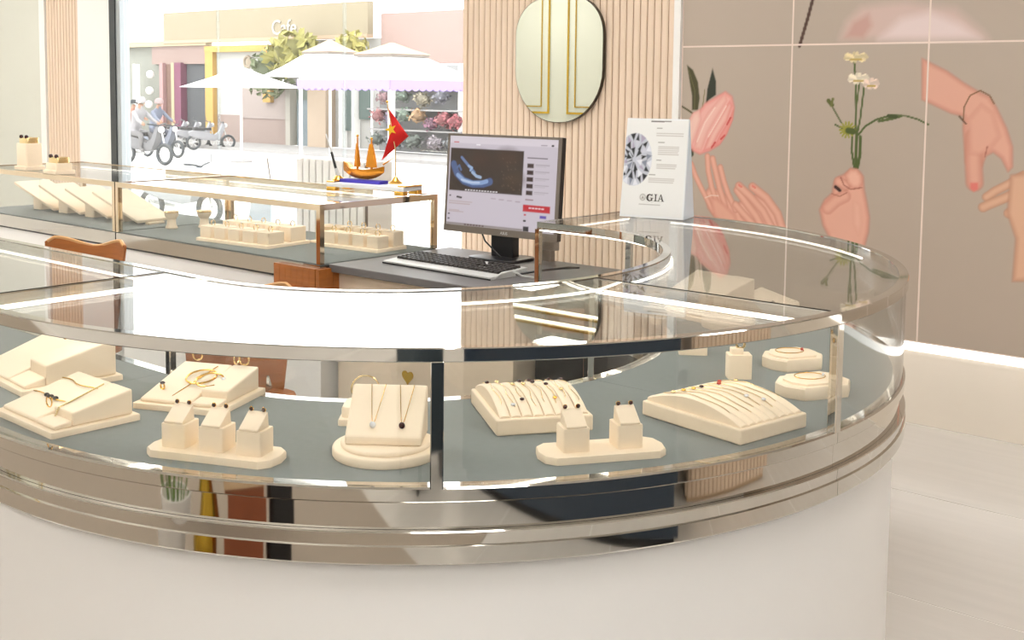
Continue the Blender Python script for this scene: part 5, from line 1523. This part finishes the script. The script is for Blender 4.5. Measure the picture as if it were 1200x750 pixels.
# parasols
def parasol(label, x, y, hw, ze, za, tiers, valance):
    t = thing('parasol', label, 'parasol', (x, y, GZ))
    ze, za = ze - GZ, za - GZ
    MB().tube([(0, 0, 0), (0, 0, za)], .035, 8).build('pole', M['white_paint'], t)
    MB().lathe([(.30, 0), (.30, .05), (.10, .09), (.05, .10)], 16).build('foot', M['kerb'], t)
    def pyr(w0, z0, w1, z1, m, name, th=.02):
        q = lambda w, z: [(-w, -w, z), (w, -w, z), (w, w, z), (-w, w, z)]
        MB().loft([q(w0, z0), q((w0 + w1) / 2, (z0 + z1) / 2 - .05 * (z1 - z0)), q(w1, z1)]).build(name, m, t, smooth=0)
    zt = ze + (za - ze) * (.62 if tiers == 2 else .98)
    pyr(hw, ze, hw * .36 if tiers == 2 else .03, zt, M['canvas'], 'canopy')
    if tiers == 2:
        pyr(hw * .42, zt + .05, .03, za, M['canvas_cream'], 'top_tier')
        MB().box(-hw * .40, hw * .40, -hw * .40, hw * .40, zt, zt + .05).build('vent_band', M['grey_plastic'], t, smooth=0)
    if valance:
        for s in (-1, 1):
            for ax in (0, 1):
                m = MB()
                n = 14
                top, low = [], []
                for k in range(n * 4 + 1):
                    u = -hw + 2 * hw * k / (n * 4)
                    dz = .18 + .05 * abs(math.sin(k * PI / 4))
                    top.append((u, s * hw, ze) if ax == 0 else (s * hw, u, ze))
                    low.append((u, s * hw, ze - dz) if ax == 0 else (s * hw, u, ze - dz))
                vs = top + low
                L_ = len(top)
                off_ = (0, .012) if ax == 0 else (.012, 0)
                vs2 = [(a + off_[0], b + off_[1], c) for a, b, c in vs]
                fs = [(i, i + 1, L_ + i + 1, L_ + i) for i in range(L_ - 1)]
                m.add(vs, fs); m.add(vs2, [f[::-1] for f in fs])
                m.build('valance', M['canvas_lilac'], t, smooth=0)
        for sx_ in (-1, 1):
            for sy_ in (-1, 1):
                MB().tube([(sx_ * hw * .96, sy_ * hw * .96, 0), (sx_ * hw * .96, sy_ * hw * .96, ze)], .04, 6).build('corner_pole', M['white_paint'], t)
    return t

parasol('plain white pointed parasol in front of the yellow kiosk', -26.95, 20.0, 1.22, 1.42, 2.02, 1, False)
parasol('two-tier white parasol overlapping the lilac-edged one', -23.6, 20.4, 1.30, 1.72, 2.72, 2, False)
parasol('two-tier white parasol with scalloped lilac valance', -17.9, 17.2, 1.42, 1.62, 2.42, 2, True)

# ------------------------------------------------------------------ motorbikes and riders
def motorbike(label, x, y, rz, rgb, sc=1.0, group=None):
    t = thing('motorbike', label, 'motorbike', (x, y, GZ), rad(rz), group)
    body = pm('motorbike_body', rgb, var=.05)
    for wx_ in (-.62, .62):
        o = MB().torus((wx_, 0, .27), .225, .045, 'y', 24, 8).build('wheel', M['frame_dark'], t)
        m = MB()
        for k in range(6):
            a = k * PI / 3
            m.tube([(wx_, 0, .27), (wx_ + .21 * math.cos(a), 0, .27 + .21 * math.sin(a))], .010, 5)
        m.build('spokes', M['silver_plastic'], o)
    prof = [(-.75, .50), (-.55, .42), (-.25, .36), (.10, .32), (.30, .36), (.42, .62), (.50, .92), (.40, .95), (.28, .66), (.12, .52), (-.2, .66), (-.6, .72), (-.80, .64)]
    m = MB()
    m.loft([[(px, yy, pz * k + (1 - k) * .6) for px, pz in prof] for yy, k in ((-.10, .8), (-.07, 1), (.07, 1), (.10, .8))])
    m.build('body', body, t, smooth=40)
    MB().rbox(-.32, 0, .70, .66, .22, .09, .08).build('seat', M['black_plastic'], t)
    MB().tube([(.36, -.30, 1.0), (.42, -.12, .98), (.44, 0, .95), (.42, .12, .98), (.36, .30, 1.0)], .018, 6).build('handlebar', M['frame_dark'], t)
    MB().tube([(.62, .06, .27), (.44, .06, .92)], .022, 6).build('fork', M['silver_plastic'], t)
    MB().ball((.52, 0, .86), .085, 10, 8).build('headlight', M['silver_plastic'], t)
    MB().tube([(.40, .30, 1.0), (.38, .33, 1.15)], .008, 5).build('mirror_stem', M['frame_dark'], t)
    MB().tube([(-.2, .12, .26), (-.8, .14, .32)], [.03, .045], 8).build('exhaust', M['silver_plastic'], t)
    t.scale = (sc, sc, sc)
    return t


def rider(label, x, y, rz, shirt, trousers, helmet, sc=1.0):
    t = thing('person', label, 'person', (x, y, GZ), rad(rz))
    V = [(-.30, 0, .86), (-.28, 0, 1.02), (-.20, 0, 1.22), (-.13, 0, 1.40), (-.10, 0, 1.48), (-.06, 0, 1.62),
         (-.12, .19, 1.36), (.08, .26, 1.16), (.33, .27, 1.04), (-.12, -.19, 1.36), (.08, -.26, 1.16), (.33, -.27, 1.04),
         (-.25, .11, .83), (.10, .17, .78), (.05, .17, .42), (.16, .17, .36), (-.25, -.11, .83), (.10, -.17, .78), (.05, -.17, .42), (.16, -.17, .36)]
    E = [(0, 1), (1, 2), (2, 3), (3, 4), (4, 5), (3, 6), (6, 7), (7, 8), (3, 9), (9, 10), (10, 11), (0, 12), (12, 13), (13, 14), (14, 15), (0, 16), (16, 17), (17, 18), (18, 19)]
    Rr = [.15, .14, .16, .13, .06, .10, .07, .052, .045, .07, .052, .045, .10, .08, .055, .05, .10, .08, .055, .05]
    me = bpy.data.meshes.new('body')
    me.from_pydata(V, E, [])
    me.materials.append(pm('rider_shirt', shirt))
    me.materials.append(pm('rider_trousers', trousers))
    me.materials.append(pm('skin', (206, 160, 132)))
    o = link('body', me, t)
    sk = o.modifiers.new('skin', 'SKIN')
    for i, r in enumerate(Rr):
        me.skin_vertices[0].data[i].radius = (r, r)
    me.skin_vertices[0].data[0].use_root = True
    sub = o.modifiers.new('smooth', 'SUBSURF'); sub.levels = 1; sub.render_levels = 1
    dg = bpy.context.evaluated_depsgraph_get()
    m2 = bpy.data.meshes.new_from_object(o.evaluated_get(dg))
    o.modifiers.clear()
    o.data = m2
    for p in m2.polygons:
        z = p.center.z
        p.use_smooth = True
        p.material_index = 1 if z < .88 and p.center.x > -.45 else 2 if (z > 1.5 or p.center.x > .24 and z > .9) else 0
    MB().lathe([(.125, 0), (.132, .03), (.125, .09), (.09, .14), (.03, .16)], 16, (-.07, 0, 1.62)).build('helmet', pm('helmet_shell', helmet), t)
    MB().ball((.045, 0, 1.60), .02, 6, 5).build('nose', pm('skin', (206, 160, 132)), t)
    t.scale = (sc, sc, sc)
    return t


motorbike('pale motorbike ridden along the street by the rider in white', -27.85, 17.5, 12, (150, 150, 152), 1.12)
rider('person in white top and cap riding a pale motorbike', -27.95, 17.5, 12, (190, 188, 190), (150, 148, 148), (204, 200, 200), 1.04)
motorbike('grey-blue motorbike behind the rider in white', -30.3, 19.6, 12, (150, 156, 170))
rider('person in grey-blue jacket and pink helmet riding behind', -30.35, 19.6, 12, (140, 148, 168), (104, 108, 122), (206, 176, 174), 1.0)
for i in range(4):
    motorbike('%s of the white motorbikes parked before the dark doorway, from the far end' % ('first', 'second', 'third', 'fourth')[i], -35.2 + .75 * i, 23.2, 70, (190, 190, 194), .95, 'parked white motorbikes')
rider('person in salmon shirt seated by the parked motorbikes', -34.6, 21.4, 40, (210, 150, 128), (150, 140, 140), (70, 74, 78), .95)
motorbike('pale grey motorbike parked close to the shop window', -15.6, 10.4, 14, (206, 212, 218), .95)
t = thing('planter', 'blue-grey tapered planter on the pavement outside', 'planter', (-8.35, 6.55, -.02))
MB().loft([[(-a, -a, z), (a, -a, z), (a, a, z), (-a, a, z)] for a, z in ((.19, 0), (.13, .60), (.15, .62), (.11, .62), (.11, .55))]).build('pot', mat('blue_grey_pot', (176, 190, 204), .5), t, smooth=0)
MB().tube([(-.02, 0, .5), (-.12, .02, .82)], .008, 5).build('stick', M['grey_plastic'], t)
